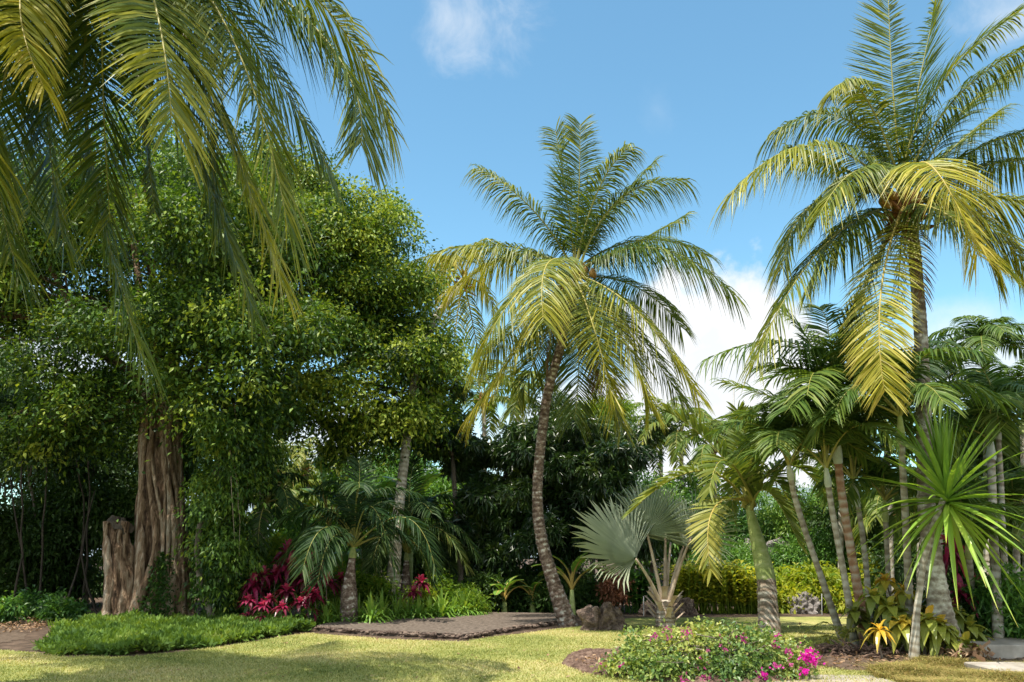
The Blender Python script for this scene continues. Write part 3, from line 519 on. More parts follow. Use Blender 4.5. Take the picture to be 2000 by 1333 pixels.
def fibre(root, rng, crown, r, h, n=60, mat=None, name='leaf_sheath'):
    m_ = MB(); a = rng.random(n) * 6.283; z = rng.random(n)
    b = crown + np.stack([np.cos(a) * r * .6, np.sin(a) * r * .6, -h * z], 1); e = b + np.stack([np.cos(a) * r * (1 + z), np.sin(a) * r * (1 + z), h * (.5 - .9 * z + .3 * rng.normal(size=n))], 1)
    for i in range(n): m_.tube(np.stack([b[i], (b[i] + e[i]) / 2 + rng.normal(size=3) * r * .15, e[i]]), [.05, .04, .01], 5, .5)
    m_.build(name, mat or fibre_m, root)
def nuts(root, rng, c, n, r=.11, spread=.28, mat=None):
    for i in range(n):
        q = c + nrm(rng.normal(size=3)) * spread * rng.uniform(.5, 1) * np.array((1, 1, .7)); t = np.linspace(.01, math.pi - .01, 10); th = np.linspace(0, 2 * math.pi, 12, endpoint=False); A1, B1 = np.meshgrid(t, th, indexing='ij')
        m_ = MB(); m_.grid(q + np.stack([np.sin(A1) * np.cos(B1) * r, np.sin(A1) * np.sin(B1) * r, np.cos(A1) * r * 1.2], -1), .4 + .4 * rng.random(), 0, True, True); m_.build('coconut', mat or nut_m, root)
nut_m = roughmat('coconut_husk', [(0.3, (0.22, 0.10, 0.03)), (0.6, (0.40, 0.22, 0.06))], 5, (1, 1, 1), .1, .01, rough=.5)

# 1. the leaning coconut palm in the middle
rg = np.random.default_rng(101); Y1 = 20.0; c1 = P(1118, 535, Y1); b1 = G(1112, 1222)
p1 = thing('coconut_palm', 'tall coconut palm with a curved leaning trunk in the centre of the lawn', 'palm tree', b1, 'coconut palms')
tm = MB(); Yb = b1[1]; xs = [(1112, 1222), (1085, 1150), (1060, 1070), (1049, 1000), (1050, 930), (1058, 850), (1070, 760), (1092, 690), (1108, 620), (1118, 548)]
pts = [P(x, y, Yb + (Y1 - Yb) * i / 9) for i, (x, y) in enumerate(xs)]; pts[0][2] = -.1
ringed(tm, rg, pts, [.25, .175, .15, .135, .128, .122, .12, .115, .11, .12], 18, 8, .05)
tm.build('trunk', dark_coco, p1); fibre(p1, rg, c1, .22, .5, 50)
sp1 = [(1108, 395, 1085, 255, .3, .2, dict(yellow=.15)), (1130, 390, 1133, 243, -.3, -.6), (1165, 380, 1228, 288, -.6, -1.2), (1205, 395, 1335, 352, -.5, -1.0, dict(droop=0.52)), (1185, 420, 1280, 315, .8, 1.3),
       (1045, 415, 935, 328, -.3, -.8, dict(yellow=.2)), (1000, 483, 858, 492, -.3, -.6, dict(yellow=.35, droop=0.59)), (1020, 565, 925, 720, -1.3, -1.8, dict(yellow=.3)), (1040, 640, 922, 810, -.9, -1.1, dict(yellow=0.51)),
       (1070, 515, 1062, 630, -2.2, -3.3, dict(yellow=.45, droop=0.52)), (1155, 625, 1200, 800, -1.6, -1.9, dict(yellow=0.47, droop=.3)), (1205, 640, 1270, 800, -1.2, -1.4, dict(yellow=0.47)), (1245, 610, 1360, 770, -1.3, -1.6, dict(yellow=.45, droop=0.49)),
       (1230, 640, 1330, 780, .4, .6, dict(yellow=.2)), (1275, 485, 1432, 575, -1.0, -1.4, dict(droop=0.65)), (1245, 470, 1380, 500, .6, 1.0, dict(droop=0.52)), (1130, 680, 1122, 820, 1.2, 1.0, dict(yellow=.1)), (1170, 700, 1212, 830, .8, .8, dict(yellow=.4)),
       (1010, 500, 872, 575, 1.6, 2.4, dict(yellow=0.51)), (1050, 690, 1010, 790, 1.5, 1.5, dict(yellow=.2)), (1090, 620, 1060, 760, 2.2, 2.2), (1230, 480, 1340, 420, 1.8, 2.8), (1010, 640, 950, 690, 1.8, 2.5, dict(yellow=.3)), (1240, 560, 1330, 640, 1.8, 2.6)]
px_fronds(p1, rg, c1, Y1, sp1, coco, n=132, L=1.22, wd=.015, droop=.58, pet=.13, yellow=.12)
for mx_, my_, tx_, ty_, dm in ((1085, 620, 1068, 730, .2), (1150, 660, 1165, 760, .9)): frond(p1, rg, c1 - (0, 0, .2), P(mx_, my_, Y1 + dm), P(tx_, ty_, Y1 + dm), drymat, n=40, L=.5, wd=.012, droop=1.2, name='dead_frond')
nuts(p1, rg, c1 + (.35, -.25, -.12), 6, .08, .25)

# 2. the coconut palm at right
rg = np.random.default_rng(102); Y2 = 14.0; c2 = P(1765, 400, Y2); b2 = G(1858, 1287)
p2 = thing('coconut_palm', 'tall coconut palm with golden drooping fronds at the right edge', 'palm tree', b2, 'coconut palms')
xs = [(1858, 1290), (1840, 1215), (1822, 1100), (1810, 1000), (1805, 880), (1803, 760), (1798, 640), (1790, 540), (1785, 470), (1770, 405)]
pts = [P(x, y, b2[1] + (Y2 - b2[1]) * i / 9) for i, (x, y) in enumerate(xs)]; pts[0][2] = -.1
tm = MB(); ringed(tm, rg, pts, [.30, .20, .155, .14, .13, .12, .115, .11, .11, .12], 18, 9, .035); tm.build('trunk', spot_bark, p2); fibre(p2, rg, c2, .22, .5, 50)
sp2 = [(1745, 190, 1735, -5, -.2, -.3, dict(vee=.5, droop=.15, yellow=.2)), (1790, 190, 1830, 5, .2, .2, dict(droop=.25)), (1820, 190, 1990, 25, -.4, -.8, dict(droop=.3)), (1860, 200, 2050, 70, -.6, -1.0, dict(yellow=.15)),
       (1690, 190, 1622, 185, -.6, -1.0, dict(yellow=.3, L=.75)), (1655, 235, 1508, 262, .3, .4), (1600, 285, 1422, 385, -.6, -1.0, dict(yellow=.4, droop=0.62)), (1600, 390, 1528, 525, -.2, -.3, dict(yellow=.25)),
       (1610, 480, 1478, 700, -.6, -.9, dict(yellow=.25, droop=0.49)), (1722, 560, 1728, 765, -1.3, -1.7, dict(L=.85, yellow=0.68, droop=.35)), (1812, 320, 1912, 500, -1.9, -2.4, dict(yellow=0.72, droop=0.42)), (1690, 560, 1650, 700, .3, .2, dict(yellow=.3)),
       (1920, 385, 2070, 420, -.6, -1.0, dict(yellow=.4, droop=0.59)), (1900, 420, 2030, 560, -.5, -.7, dict(yellow=.4)), (1910, 290, 2090, 240, 0, -.2), (1900, 330, 2080, 310, .5, .8), (1870, 230, 2010, 120, .6, 1.0, dict(droop=0.45)), (1850, 420, 1950, 520, -1.0, -1.4, dict(yellow=.3)),
       (1650, 330, 1540, 290, 1.2, 1.6), (1850, 300, 1960, 210, 1.4, 2.0), (1690, 330, 1600, 420, -1.0, -1.5, dict(yellow=.2)), (1660, 440, 1580, 560, 1.2, 1.6)]
px_fronds(p2, rg, c2, Y2, sp2, coco, n=140, L=1.05, wd=.0135, droop=.60, pet=.13, yellow=.12, rr=.024)
for mx_, my_, tx_, ty_, dm in ((1790, 470, 1802, 580, -.4), (1760, 480, 1752, 600, .5)): frond(p2, rg, c2 - (0, 0, .2), P(mx_, my_, Y2 + dm), P(tx_, ty_, Y2 + dm), drymat, n=36, L=.4, wd=.010, droop=1.2, name='dead_frond')
nuts(p2, rg, c2 + (-.35, -.15, .0), 9, .07, .2)

# 3. the coconut palm whose crown hangs in from above at left
rg = np.random.default_rng(103); Y3 = 9.6; c3 = P(225, -175, Y3); b3 = np.array((-10.2, 8.2, 0))
p3 = thing('coconut_palm', 'near coconut palm whose big dark crown hangs into the top left corner', 'palm tree', b3, 'coconut palms')
t = np.linspace(0, 1, 12)[:, None]; pts = b3 + (c3 - b3) * t + np.array((-1.1, -.3, .6)) * np.sin(t * math.pi) - np.array((0, 0, .1)) * (1 - t)
tm = MB(); ringed(tm, rg, pts, np.linspace(.26, .15, 12), 16, 9, .04); tm.build('trunk', spot_bark, p3); fibre(p3, rg, c3, .22, .5, 50)
sp3 = [(590, 30, 705, 285, -.3, -.5, dict(yellow=.12, droop=0.62, L=1.2)), (575, -40, 760, 245, .5, .8, dict(yellow=.35)), (430, 30, 562, 445, -.6, -.8, dict(yellow=.2, droop=0.59)), (292, -30, 335, 245, -1.6, -2.1, dict(yellow=.32, droop=.42, L=1.1)),
       (165, 160, 278, 700, .6, .9, dict(droop=0.49)), (15, 130, 35, 530, .2, .3, dict(droop=0.45)), (55, -70, 85, 170, -1.3, -1.8, dict(yellow=0.55, L=.8)), (330, 140, 492, 600, .9, 1.1, dict(droop=0.52, yellow=.1)), (385, 120, 548, 545, .4, .5, dict(yellow=.4, droop=0.36)),
       (265, 130, 302, 415, 1.3, 1.5, dict(L=.4)), (-60, 40, -130, 430, 0, .2), (100, 40, 125, 480, .9, 1.2), (200, 40, 215, 430, .3, .4), (-20, 0, -20, 330, -.6, -.7, dict(yellow=.2)), (370, 50, 420, 420, .9, 1.2), (60, 100, 60, 420, 1.8, 2.0), (450, 20, 640, 330, 1.4, 1.9, dict(droop=0.59)),
       (60, -330, -250, -330, 0, 0), (220, -420, 200, -650, .8, 1.2), (120, -350, -60, -300, -1.6, -3.0), (300, -300, 350, -220, -2.0, -3.6), (-20, -250, -280, -60, .8, 1.2), (-40, -150, -260, 120, -.7, -1.2)]
px_fronds(p3, rg, c3, Y3, sp3, coco, n=172, L=1.3, wd=.0145, droop=.50, pet=.12, yellow=.05, rr=.026, k=4)

# 4. slim coconut behind: a grey trunk rising into the fig, its yellow fronds peeping past
rg = np.random.default_rng(104); Y4 = 23.0; c4 = P(905, 545, 26.5); b4 = GY(762, Y4)
p4 = thing('coconut_palm', 'coconut palm with a slim grey trunk, crown tangled behind the leafy fig', 'palm tree', b4, 'coconut palms')
xs = [(762, None), (772, 1080), (780, 980), (792, 880), (800, 800), (815, 700), (850, 620), (905, 548)]
pts = [GY(762, Y4, -.1)] + [P(x, y, Y4 + 3.5 * i / 8) for i, (x, y) in enumerate(xs[1:])]
tm = MB(); ringed(tm, rg, pts, [.22, .17, .15, .14, .13, .13, .12, .12], 14, 7, .03); tm.build('trunk', palm_bark, p4); fibre(p4, rg, c4, .2, .5, 30)
px_fronds(p4, rg, c4, 26.5, [(880, 500, 868, 590, -.5, -.8, dict(yellow=.9)), (925, 490, 950, 590, -.4, -.5, dict(yellow=.8)), (860, 500, 790, 520, 0, 0, dict(yellow=.5)), (940, 470, 1000, 500, .5, 1, dict(yellow=.4)), (890, 640, 880, 760, -.3, -.3, dict(yellow=.7)),
          (850, 560, 830, 660, .2, .3, dict(yellow=.6)), (950, 570, 980, 660, .5, .6, dict(yellow=.6)), (925, 640, 945, 740, 1, 1, dict(yellow=.7))], coco, n=50, L=.8, wd=.024, droop=.8, yellow=.3)

def palm(name, label, base, trunk_px, Ys, rad, nf, Lf, leaf, seed, bark=palm_bark, shaft=None, shaft_h=.6, group=None, per=7, specs=None, azs=None, elev=(75, -25), arch=.35, fk={}, nutsn=0, sheath=True, sides=14):
    rng = np.random.default_rng(seed); root = thing(name, label, 'palm tree', base, group)
    n = len(trunk_px); pts = [np.array(base) - (0, 0, .08)] + [P(x, y, base[1] + (Ys - base[1]) * (i + 1) / n) for i, (x, y) in enumerate(trunk_px)]
    rad = np.interp(np.linspace(0, 1, n + 1), np.linspace(0, 1, len(rad)), rad); crown = pts[-1]
    tm = MB()
    ringed(tm, rng, pts, rad, sides, per, .03); tm.build('trunk', rust_bark if 'tallest slim' in label else bark, root)
    if shaft is not None:
        dr = nrm(pts[-1] - pts[-2]); sm_ = MB(); q = np.stack([crown + dr * shaft_h * s for s in np.linspace(0, 1, 8)]); sm_.tube(q, rad[-1] * np.array([1.15, 1.3, 1.25, 1.1, .95, .8, .6, .35]), 14, .5); sm_.build('crownshaft', shaft, root); crown = crown + dr * shaft_h * .85
    elif sheath: fibre(root, rng, crown, max(.08, rad[-1] * 1.3), .3, 24)
    kw = dict(n=44, L=.5, wd=.02, droop=.4, yellow=.12, rr=.018, vee=.3); kw.update(fk)
    if specs: px_fronds(root, rng, crown, Ys, specs, leaf, **kw)
    if nf: rnd_fronds(root, rng, crown, nf, Lf, leaf, elev=elev, azs=azs, arch=arch, az0=rng.random() * 6, **kw)
    return root

# 5. bottle palm
palm('bottle_palm', 'stout palm with a swollen ringed trunk and curling fronds beside the silver fan palm', G(1503, 1243), [(1502, 1215), (1499, 1175), (1497, 1133)], 18.1,
     [.255, .225, .205, .20], 0, 1, bottle_l, 201, bark=coco_bark, sheath=False, per=5, sides=22,
     specs=[(1394, 995, 1388, 1112, -1.0, -1.5, dict(yellow=.75, droop=.1, vee=.3, L=.62)), (1400, 880, 1300, 800, .2, .2, dict(L=.7, droop=.15)), (1365, 920, 1232, 1000, -.7, -1.0, dict(yellow=.25, droop=.15)), (1420, 900, 1385, 960, -1.3, -2.2, dict(yellow=.2)),
            (1505, 880, 1600, 905, -.2, -.4, dict(yellow=.3)), (1450, 860, 1475, 800, .8, 1.2), (1430, 850, 1400, 850, 1.0, 1.8), (1500, 930, 1560, 1010, .6, .8), (1475, 880, 1540, 850, -.8, -1.4, dict(yellow=.2)), (1440, 930, 1430, 1010, 1.0, 1.6), (1520, 850, 1590, 830, .5, .9), (1500, 960, 1560, 1060, -.3, -.5, dict(yellow=.25)), (1415, 860, 1360, 850, .9, 1.6), (1460, 880, 1440, 800, -.6, -1.2), (1530, 910, 1610, 960, .2, .3)],
     fk=dict(n=46, L=.62, wd=.030, droop=.18, vee=.55, rr=.028, pet=.12, ang=(.45, 1.1), yellow=.18))
def bottle_shaft():
    root = [o for o in bpy.data.objects if o.name.startswith('bottle_palm')][0]; m_ = MB(); rng = np.random.default_rng(5)
    q = np.stack([P(x, y, 18.1) for x, y in [(1497, 1133), (1490, 1100), (1483, 1070), (1475, 1040), (1468, 1012), (1462, 985)]])
    qq = np.stack([np.interp(np.linspace(0, 5, 24), range(6), q[:, i]) for i in range(3)], 1); m_.tube(qq, np.interp(np.linspace(0, 5, 24), range(6), [.202, .192, .165, .135, .105, .075]), 20, .5, 0, .02, rng); m_.build('crownshaft', shaft_m, root)
bottle_shaft()

# 6. silver fan palm
rg = np.random.default_rng(301); fb = G(1300, 1226); fp = thing('silver_fan_palm', 'silver blue fan palm with stiff fan leaves on the lawn beside the lava boulder', 'palm tree', fb)
tm = MB(); ringed(tm, rg, [fb - (0, 0, .05), fb + (0, 0, .3), fb + (.02, 0, .62)], [.24, .22, .16], 16, 10, .08); tm.build('trunk', coco_bark, fp)
boots = MB()
for i in range(16):
    a = i * 2.4; zz = .12 + .035 * i; b = fb + np.array((math.cos(a) * .17, math.sin(a) * .17, zz)); e = b + np.array((math.cos(a) * .26, math.sin(a) * .26, .22 + .1 * rg.random()))
    w_ = np.array((-math.sin(a), math.cos(a), 0)) * .06; Pt = np.stack([b, (b + e) / 2, e])[None]; boots.strips(Pt, np.stack([w_ * 1.2, w_, w_ * 1.3])[None], np.array([.6]), 0, np.full((1, 3, 3), 0.0) + np.array((math.cos(a), math.sin(a), 0)) * .03)
boots.build('leaf_base', petiole_m, fp)
def fan(root, rng, hub, axis, normal, rad, start, leaf, nseg=46, spread=R(285), cup=.25, join=.36, yel=.0, rp=.035):
    ax = nrm(axis); nm = nrm(np.array(normal) - np.dot(normal, ax) * ax); sd = np.cross(ax, nm); m_ = MB()
    th = np.linspace(-spread / 2, spread / 2, nseg); th = th + rng.normal(size=nseg) * .006; r = rad * (1 - .30 * (np.abs(th) / (spread / 2)) ** 2) * (.95 + .1 * rng.random(nseg))
    dirs = ax * np.cos(th)[:, None] + sd * np.sin(th)[:, None]; tg = -ax * np.sin(th)[:, None] + sd * np.cos(th)[:, None]; t = np.array([.03, .3, join, .8, 1.0]); st_ = (th[1] - th[0]) / 2
    Pt = hub + dirs[:, None] * (r[:, None] * t)[..., None] + nm * (cup * rad * (t ** 2)[None, :] * (.25 + (np.abs(th) / (spread / 2))[:, None] ** 1.3))[..., None] - np.array((0, 0, 1)) * (.14 * rad * t[None, :] ** 4 * (.5 + rng.random((nseg, 1))))[..., None]
    hw = np.array([.03, .3, join, .8 * .36, .015]) * math.tan(st_) * 1.02
    Wd = tg[:, None] * (r[:, None] * hw[None, :])[..., None]; fo = nm * (rad * .04 * np.array([.1, .7, 1, .8, .1]))[None, :, None] * np.ones((nseg, 1, 1))
    m_.strips(Pt, Wd, .45 + yel + rng.normal(size=nseg) * .06, 0, -fo); o = m_.build('fan_leaf', leaf, root)
    st0 = np.array(start, float); q = MB(); n = 10; tt = np.linspace(0, 1, n)[:, None]; pts = st0 + (np.array(hub) - st0) * tt + np.array((0, 0, .08)) * np.sin(tt * 3.14); q.tube(pts, np.linspace(rp * 1.5, rp * .7, n), 7, .5); s = q.build('petiole', petiole_m, root); s.parent = o
fs = fb + (0, 0, .5)
def fpx(a, b): return a - b
Yf = fb[1]
for (hx, hy, dY, ax_, ay_, ad, nrmv, rr_, yl, sp_) in [
    (1242, 1092, -.7, 1105, 985, -.1, (.35, -.75, .6), 2.1, .10, 170), (1264, 1043, -.25, 1262, 905, .35, (-.25, -1, .15), 1.62, 0, 200), (1300, 1035, .7, 1225, 900, .5, (.3, -1, .2), 1.75, .1, 120),
    (1335, 1068, .3, 1352, 915, .6, (.5, -1, .15), 1.45, .04, 170), (1350, 1050, -.35, 1420, 970, -.1, (-.5, -.8, .3), 1.5, .08, 210), (1310, 1060, .9, 1340, 870, 1.4, (0, -1, .5), 1.6, .05, 180), (1290, 1085, -.9, 1300, 1100, -1.6, (.0, -.3, 1), .9, .15, 200)][:6]:
    hub = P(hx, hy, Yf + dY); ax3 = P(ax_, ay_, Yf + dY + ad) - hub; fan(fp, rg, hub, ax3, nrmv, rr_ * .88, fs + (hub - fs) * np.array((.12, .12, 0)), silver, yel=yl, spread=R(sp_))

# 7. slim palms of the right-hand bed
bb = G(1672, 1278)
slim = [('slim leaning palm, leftmost of the thin trunks in the right bed', G(1652, 1262), [(1625, 1190), (1598, 1110), (1570, 1030), (1550, 965), (1545, 935)], 14.7, .062, 12, 1.7, None),
        ('palm with two toned trunk, second from the left in the thin trunked group', G(1672, 1272), [(1662, 1200), (1648, 1120), (1635, 1050), (1622, 980), (1618, 950)], 14.4, .062, 12, 2.1, None),
        ('tallest slim palm of the right bed with a long pale crownshaft', G(1688, 1270), [(1684, 1200), (1668, 1110), (1654, 1030), (1643, 960), (1637, 905)], 14.5, .085, 7, 2.2,
         [(1560, 675, 1372, 705, -.4, -.7, dict(droop=.75)), (1595, 690, 1530, 610, .3, .6), (1640, 700, 1672, 600, -.2, -.4), (1690, 700, 1680, 740, -.8, -1.5, dict(yellow=.4, L=.35)), (1550, 790, 1410, 745, .4, .8, dict(yellow=.3)), (1720, 700, 1880, 700, .3, .6), (1700, 650, 1720, 600, .8, 1.3), (1560, 850, 1480, 880, -.4, -.7), (1590, 760, 1540, 800, -1.1, -1.9), (1700, 800, 1780, 850, -.2, -.3), (1620, 660, 1600, 600, .9, 1.6)]),
        ('slim palm with green ringed trunk, right of the tallest pale shafted one', G(1700, 1262), [(1698, 1190), (1692, 1110), (1684, 1040), (1676, 990)], 15.6, .058, 13, 2.1, None)]
for i, (lab, b, tp, Ys, r_, nf, Lf, sp) in enumerate(slim):
    palm('slim_palm', lab, b, tp, Ys, [r_ * 1.3, r_ * .9, r_ * .85, r_ * .8], nf, Lf, areca, 310 + i, shaft=pale_shaft, shaft_h=[.35, .4, .85, .6][i], group='thin trunked palms in the right bed', specs=sp, elev=(86, 34), arch=.12, fk=dict(n=60, L=.66 if i != 2 else .80, wd=.017, droop=.30, vee=.35, rr=.016, yellow=.12))
palm('palm_seedling', 'small yellow palm seedling at the foot of the leaning slim trunk', G(1648, 1276), [(1648, 1262)], G(1648, 1276)[1], [.02, .015], 7, .75, bottle_l, 329, sheath=False, elev=(75, 10), fk=dict(n=16, L=.22, wd=.012, droop=.3, vee=.3, rr=.006, yellow=.75))
right_bg = [('slim palm whose dark fronds cross the golden coconut trunk', GY(1776, 15.2), [(1775, 1150), (1768, 1000), (1760, 860)], 13.4, .06, 11, 1.9), ('palm with feathery fronds low between the slim trunks and sword plant', GY(1738, 16.5), [(1736, 1150), (1730, 1020)], 16.0, .05, 10, 1.6), ('tall slim palm at the right edge with a greenish stem', GY(1950, 14.6), [(1946, 1150), (1940, 1050), (1938, 960), (1936, 900)], 15.2, .075, 10, 1.7), ('thin palm stem close behind the greenish one at the right edge', GY(1972, 15.6), [(1965, 1150), (1958, 1040), (1955, 940), (1950, 860)], 16, .055, 10, 1.9),
            ('thin brown stemmed palm between the sword leaved plant and the right edge', G(1912, 1262), [(1905, 1200), (1898, 1140), (1893, 1090)], 14.8, .055, 8, 1.2),
            ('distant palm rising highest at the right edge behind the golden coconut', GY(1930, 19), [(1930, 1000), (1928, 850), (1925, 720)], 20, .09, 12, 1.6), ('distant palm with dark fronds cut by the right edge', GY(2010, 18), [(2005, 1000), (2000, 850)], 18.5, .09, 12, 2.2),
            ('dark fronded palm behind the sword leaved plant', GY(1800, 19), [(1800, 1050), (1802, 900), (1810, 800)], 19.5, .09, 13, 2.3), ('dark palm between the slim trunks and the coconut trunk', GY(1740, 20), [(1738, 1080), (1735, 960), (1732, 870)], 20.5, .08, 12, 2.0),
            ('low palm behind the slim trunks in the right bed', GY(1830, 17), [(1832, 1120), (1835, 1040)], 17.2, .07, 11, 1.7), ('low dark palm against the hedge at the far right', GY(1985, 17), [(1985, 1120), (1985, 1050)], 17.2, .07, 11, 1.8)]
for i, (lab, b, tp, Ys, r_, nf, Lf) in enumerate(right_bg):
    palm('slim_palm', lab, b, tp, Ys, [r_ * 1.3, r_, r_ * .9], nf, Lf, areca if i != 7 else darkpalm, 330 + i, shaft=pale_shaft if i in (2, 3) else shaft_m, shaft_h=.5, group='palms behind the right bed', elev=(84, 14), arch=.16, fk=dict(n=52, L=.62, wd=.018, droop=.40, vee=.25, rr=.015, yellow=.1))

# 8. squat palms at the middle left
palm('king_palm', 'squat palm with a swollen striped base behind the red leaved plants', GY(682, 20.6), [(681, 1160), (684, 1125), (688, 1090)], 20.6, [.23, .21, .13, .08], 9, 2.9, darkpalm, 401, bark=dark_coco, shaft=shaft_m, shaft_h=.3, group='squat palms on the left border',
     specs=[(650, 1000, 560, 1010, -.4, -.6), (670, 960, 625, 950, .2, .1), (640, 1010, 555, 1090, -.3, -.4), (725, 990, 770, 1110, -.5, -.7), (700, 960, 700, 900, .4, .7), (740, 1020, 800, 1060, .2, .3), (650, 1050, 620, 1140, -1, -1.5)], elev=(80, 5), arch=.3, fk=dict(n=62, L=.72, wd=.018, droop=.4, vee=.3, rr=.02, yellow=.0))
palm('king_palm', 'squat palm with bright arching frond, right of the slim grey coconut trunk', GY(794, 24.2), [(793, 1160), (793, 1125), (794, 1095)], 24.2, [.21, .19, .12, .07], 9, 2.9, darkpalm, 402, bark=dark_coco, shaft=shaft_m, shaft_h=.3, group='squat palms on the left border',
     specs=[(850, 1030, 910, 1105, -.6, -.9, dict(yellow=.5)), (830, 1050, 852, 1150, -.7, -1.0, dict(yellow=.2)), (760, 990, 720, 1060, -.2, -.3), (800, 960, 810, 900, .3, .5), (840, 980, 890, 980, .3, .6), (750, 1040, 735, 1130, -.6, -.9), (820, 1000, 880, 1040, .6, 1.0)], elev=(80, 5), arch=.3, fk=dict(n=62, L=.72, wd=.018, droop=.4, vee=.3, rr=.02, yellow=.05))
palm('king_palm', 'leaning slim palm trunk just left of the red leaved plants', GY(487, 21.5), [(495, 1120), (505, 1080), (515, 1040), (520, 1000)], 21.8, [.16, .10, .08, .07], 9, 1.7, darkpalm, 403, bark=palm_bark, shaft=shaft_m, shaft_h=.3, group='squat palms on the left border', fk=dict(n=38, L=.5, wd=.026, droop=.5, vee=.3, rr=.018, yellow=.05))
# golden arecas and far palms
gold = [(545, 34, 925, 12, 3.0, .6, 'golden cane palm catching the sun behind the leaning slim trunk'), (600, 35, 915, 12, 2.8, .7, 'golden cane palm left of the tall banana leaf'), (500, 33, 950, 12, 2.8, .5, 'golden cane palm just right of the weeping green curtain'), (560, 32, 1010, 12, 2.6, .5, 'lower yellow green cane palm above the red leaved plants'),
        (945, 30, 780, 12, 2.6, .5, 'far coconut palm with hanging nuts left of the leaning trunk'), (1010, 34, 770, 11, 2.6, .55, 'far yellowing palm just left of the leaning coconut trunk'), (1330, 32, 850, 12, 2.6, .45, 'far golden palm above the silver fan palm'), (1395, 30, 880, 11, 2.2, .3, 'far green palm behind the swollen palm crown'), (1290, 36, 830, 10, 2.4, .5, 'far pale palm right of the dark long leaved tree'),
        (1640, 26, 900, 11, 2.3, .15, 'mid distance palm seen between the thin trunks'), (1740, 25, 1010, 10, 1.9, .5, 'yellow green palm behind the slim trunks of the right bed')]
for i, (px, Y, py, nf, Lf, yl, lab) in enumerate(gold):
    b = GY(px, Y); palm('cane_palm' if i < 4 else 'far_palm', lab, b, [(px + 3, (py + 1180) / 2), (px, py)], Y + .2, [.10, .08, .08], nf, Lf, areca, 420 + i, bark=palm_bark, group='golden cane palms' if i < 4 else 'distant palms', elev=(80, -25), fk=dict(n=34, L=.6, wd=.03, droop=.5, vee=.25, rr=.016, yellow=yl), sides=9, per=4)

# ------------------------------------------------------------------ broadleaf trees and shrubs
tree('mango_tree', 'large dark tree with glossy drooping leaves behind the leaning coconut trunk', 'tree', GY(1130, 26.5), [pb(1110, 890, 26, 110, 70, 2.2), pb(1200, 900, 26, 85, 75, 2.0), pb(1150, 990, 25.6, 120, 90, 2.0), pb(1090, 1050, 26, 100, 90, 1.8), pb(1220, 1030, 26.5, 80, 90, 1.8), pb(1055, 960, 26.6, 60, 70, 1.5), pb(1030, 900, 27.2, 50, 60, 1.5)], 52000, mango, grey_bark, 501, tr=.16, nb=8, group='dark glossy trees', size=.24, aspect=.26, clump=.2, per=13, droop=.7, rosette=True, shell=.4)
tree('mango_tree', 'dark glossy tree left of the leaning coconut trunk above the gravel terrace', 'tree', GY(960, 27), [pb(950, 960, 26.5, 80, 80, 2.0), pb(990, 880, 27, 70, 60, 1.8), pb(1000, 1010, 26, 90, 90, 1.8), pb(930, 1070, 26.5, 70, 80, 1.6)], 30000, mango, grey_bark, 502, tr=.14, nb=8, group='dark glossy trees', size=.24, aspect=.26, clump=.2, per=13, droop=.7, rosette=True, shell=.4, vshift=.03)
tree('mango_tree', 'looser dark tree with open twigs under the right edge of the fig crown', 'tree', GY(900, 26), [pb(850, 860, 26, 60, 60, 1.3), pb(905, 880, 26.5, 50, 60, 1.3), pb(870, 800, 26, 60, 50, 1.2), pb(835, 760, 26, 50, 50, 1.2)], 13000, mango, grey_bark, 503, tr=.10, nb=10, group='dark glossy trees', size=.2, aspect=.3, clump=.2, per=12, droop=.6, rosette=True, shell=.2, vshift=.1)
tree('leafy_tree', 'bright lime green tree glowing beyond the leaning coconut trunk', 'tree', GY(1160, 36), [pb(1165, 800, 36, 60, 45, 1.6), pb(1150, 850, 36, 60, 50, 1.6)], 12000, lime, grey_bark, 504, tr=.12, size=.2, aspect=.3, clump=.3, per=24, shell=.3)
tree('leafy_tree', 'mid green tree beyond the dark tree, under the centre coconut fronds', 'tree', GY(1230, 33), [pb(1235, 850, 33, 60, 45, 1.6), pb(1080, 830, 33, 60, 60, 1.6), pb(1040, 880, 33, 60, 60, 1.6)], 16000, mango, grey_bark, 505, tr=.12, size=.2, aspect=.35, clump=.3, per=24, shell=.3, vshift=.2)
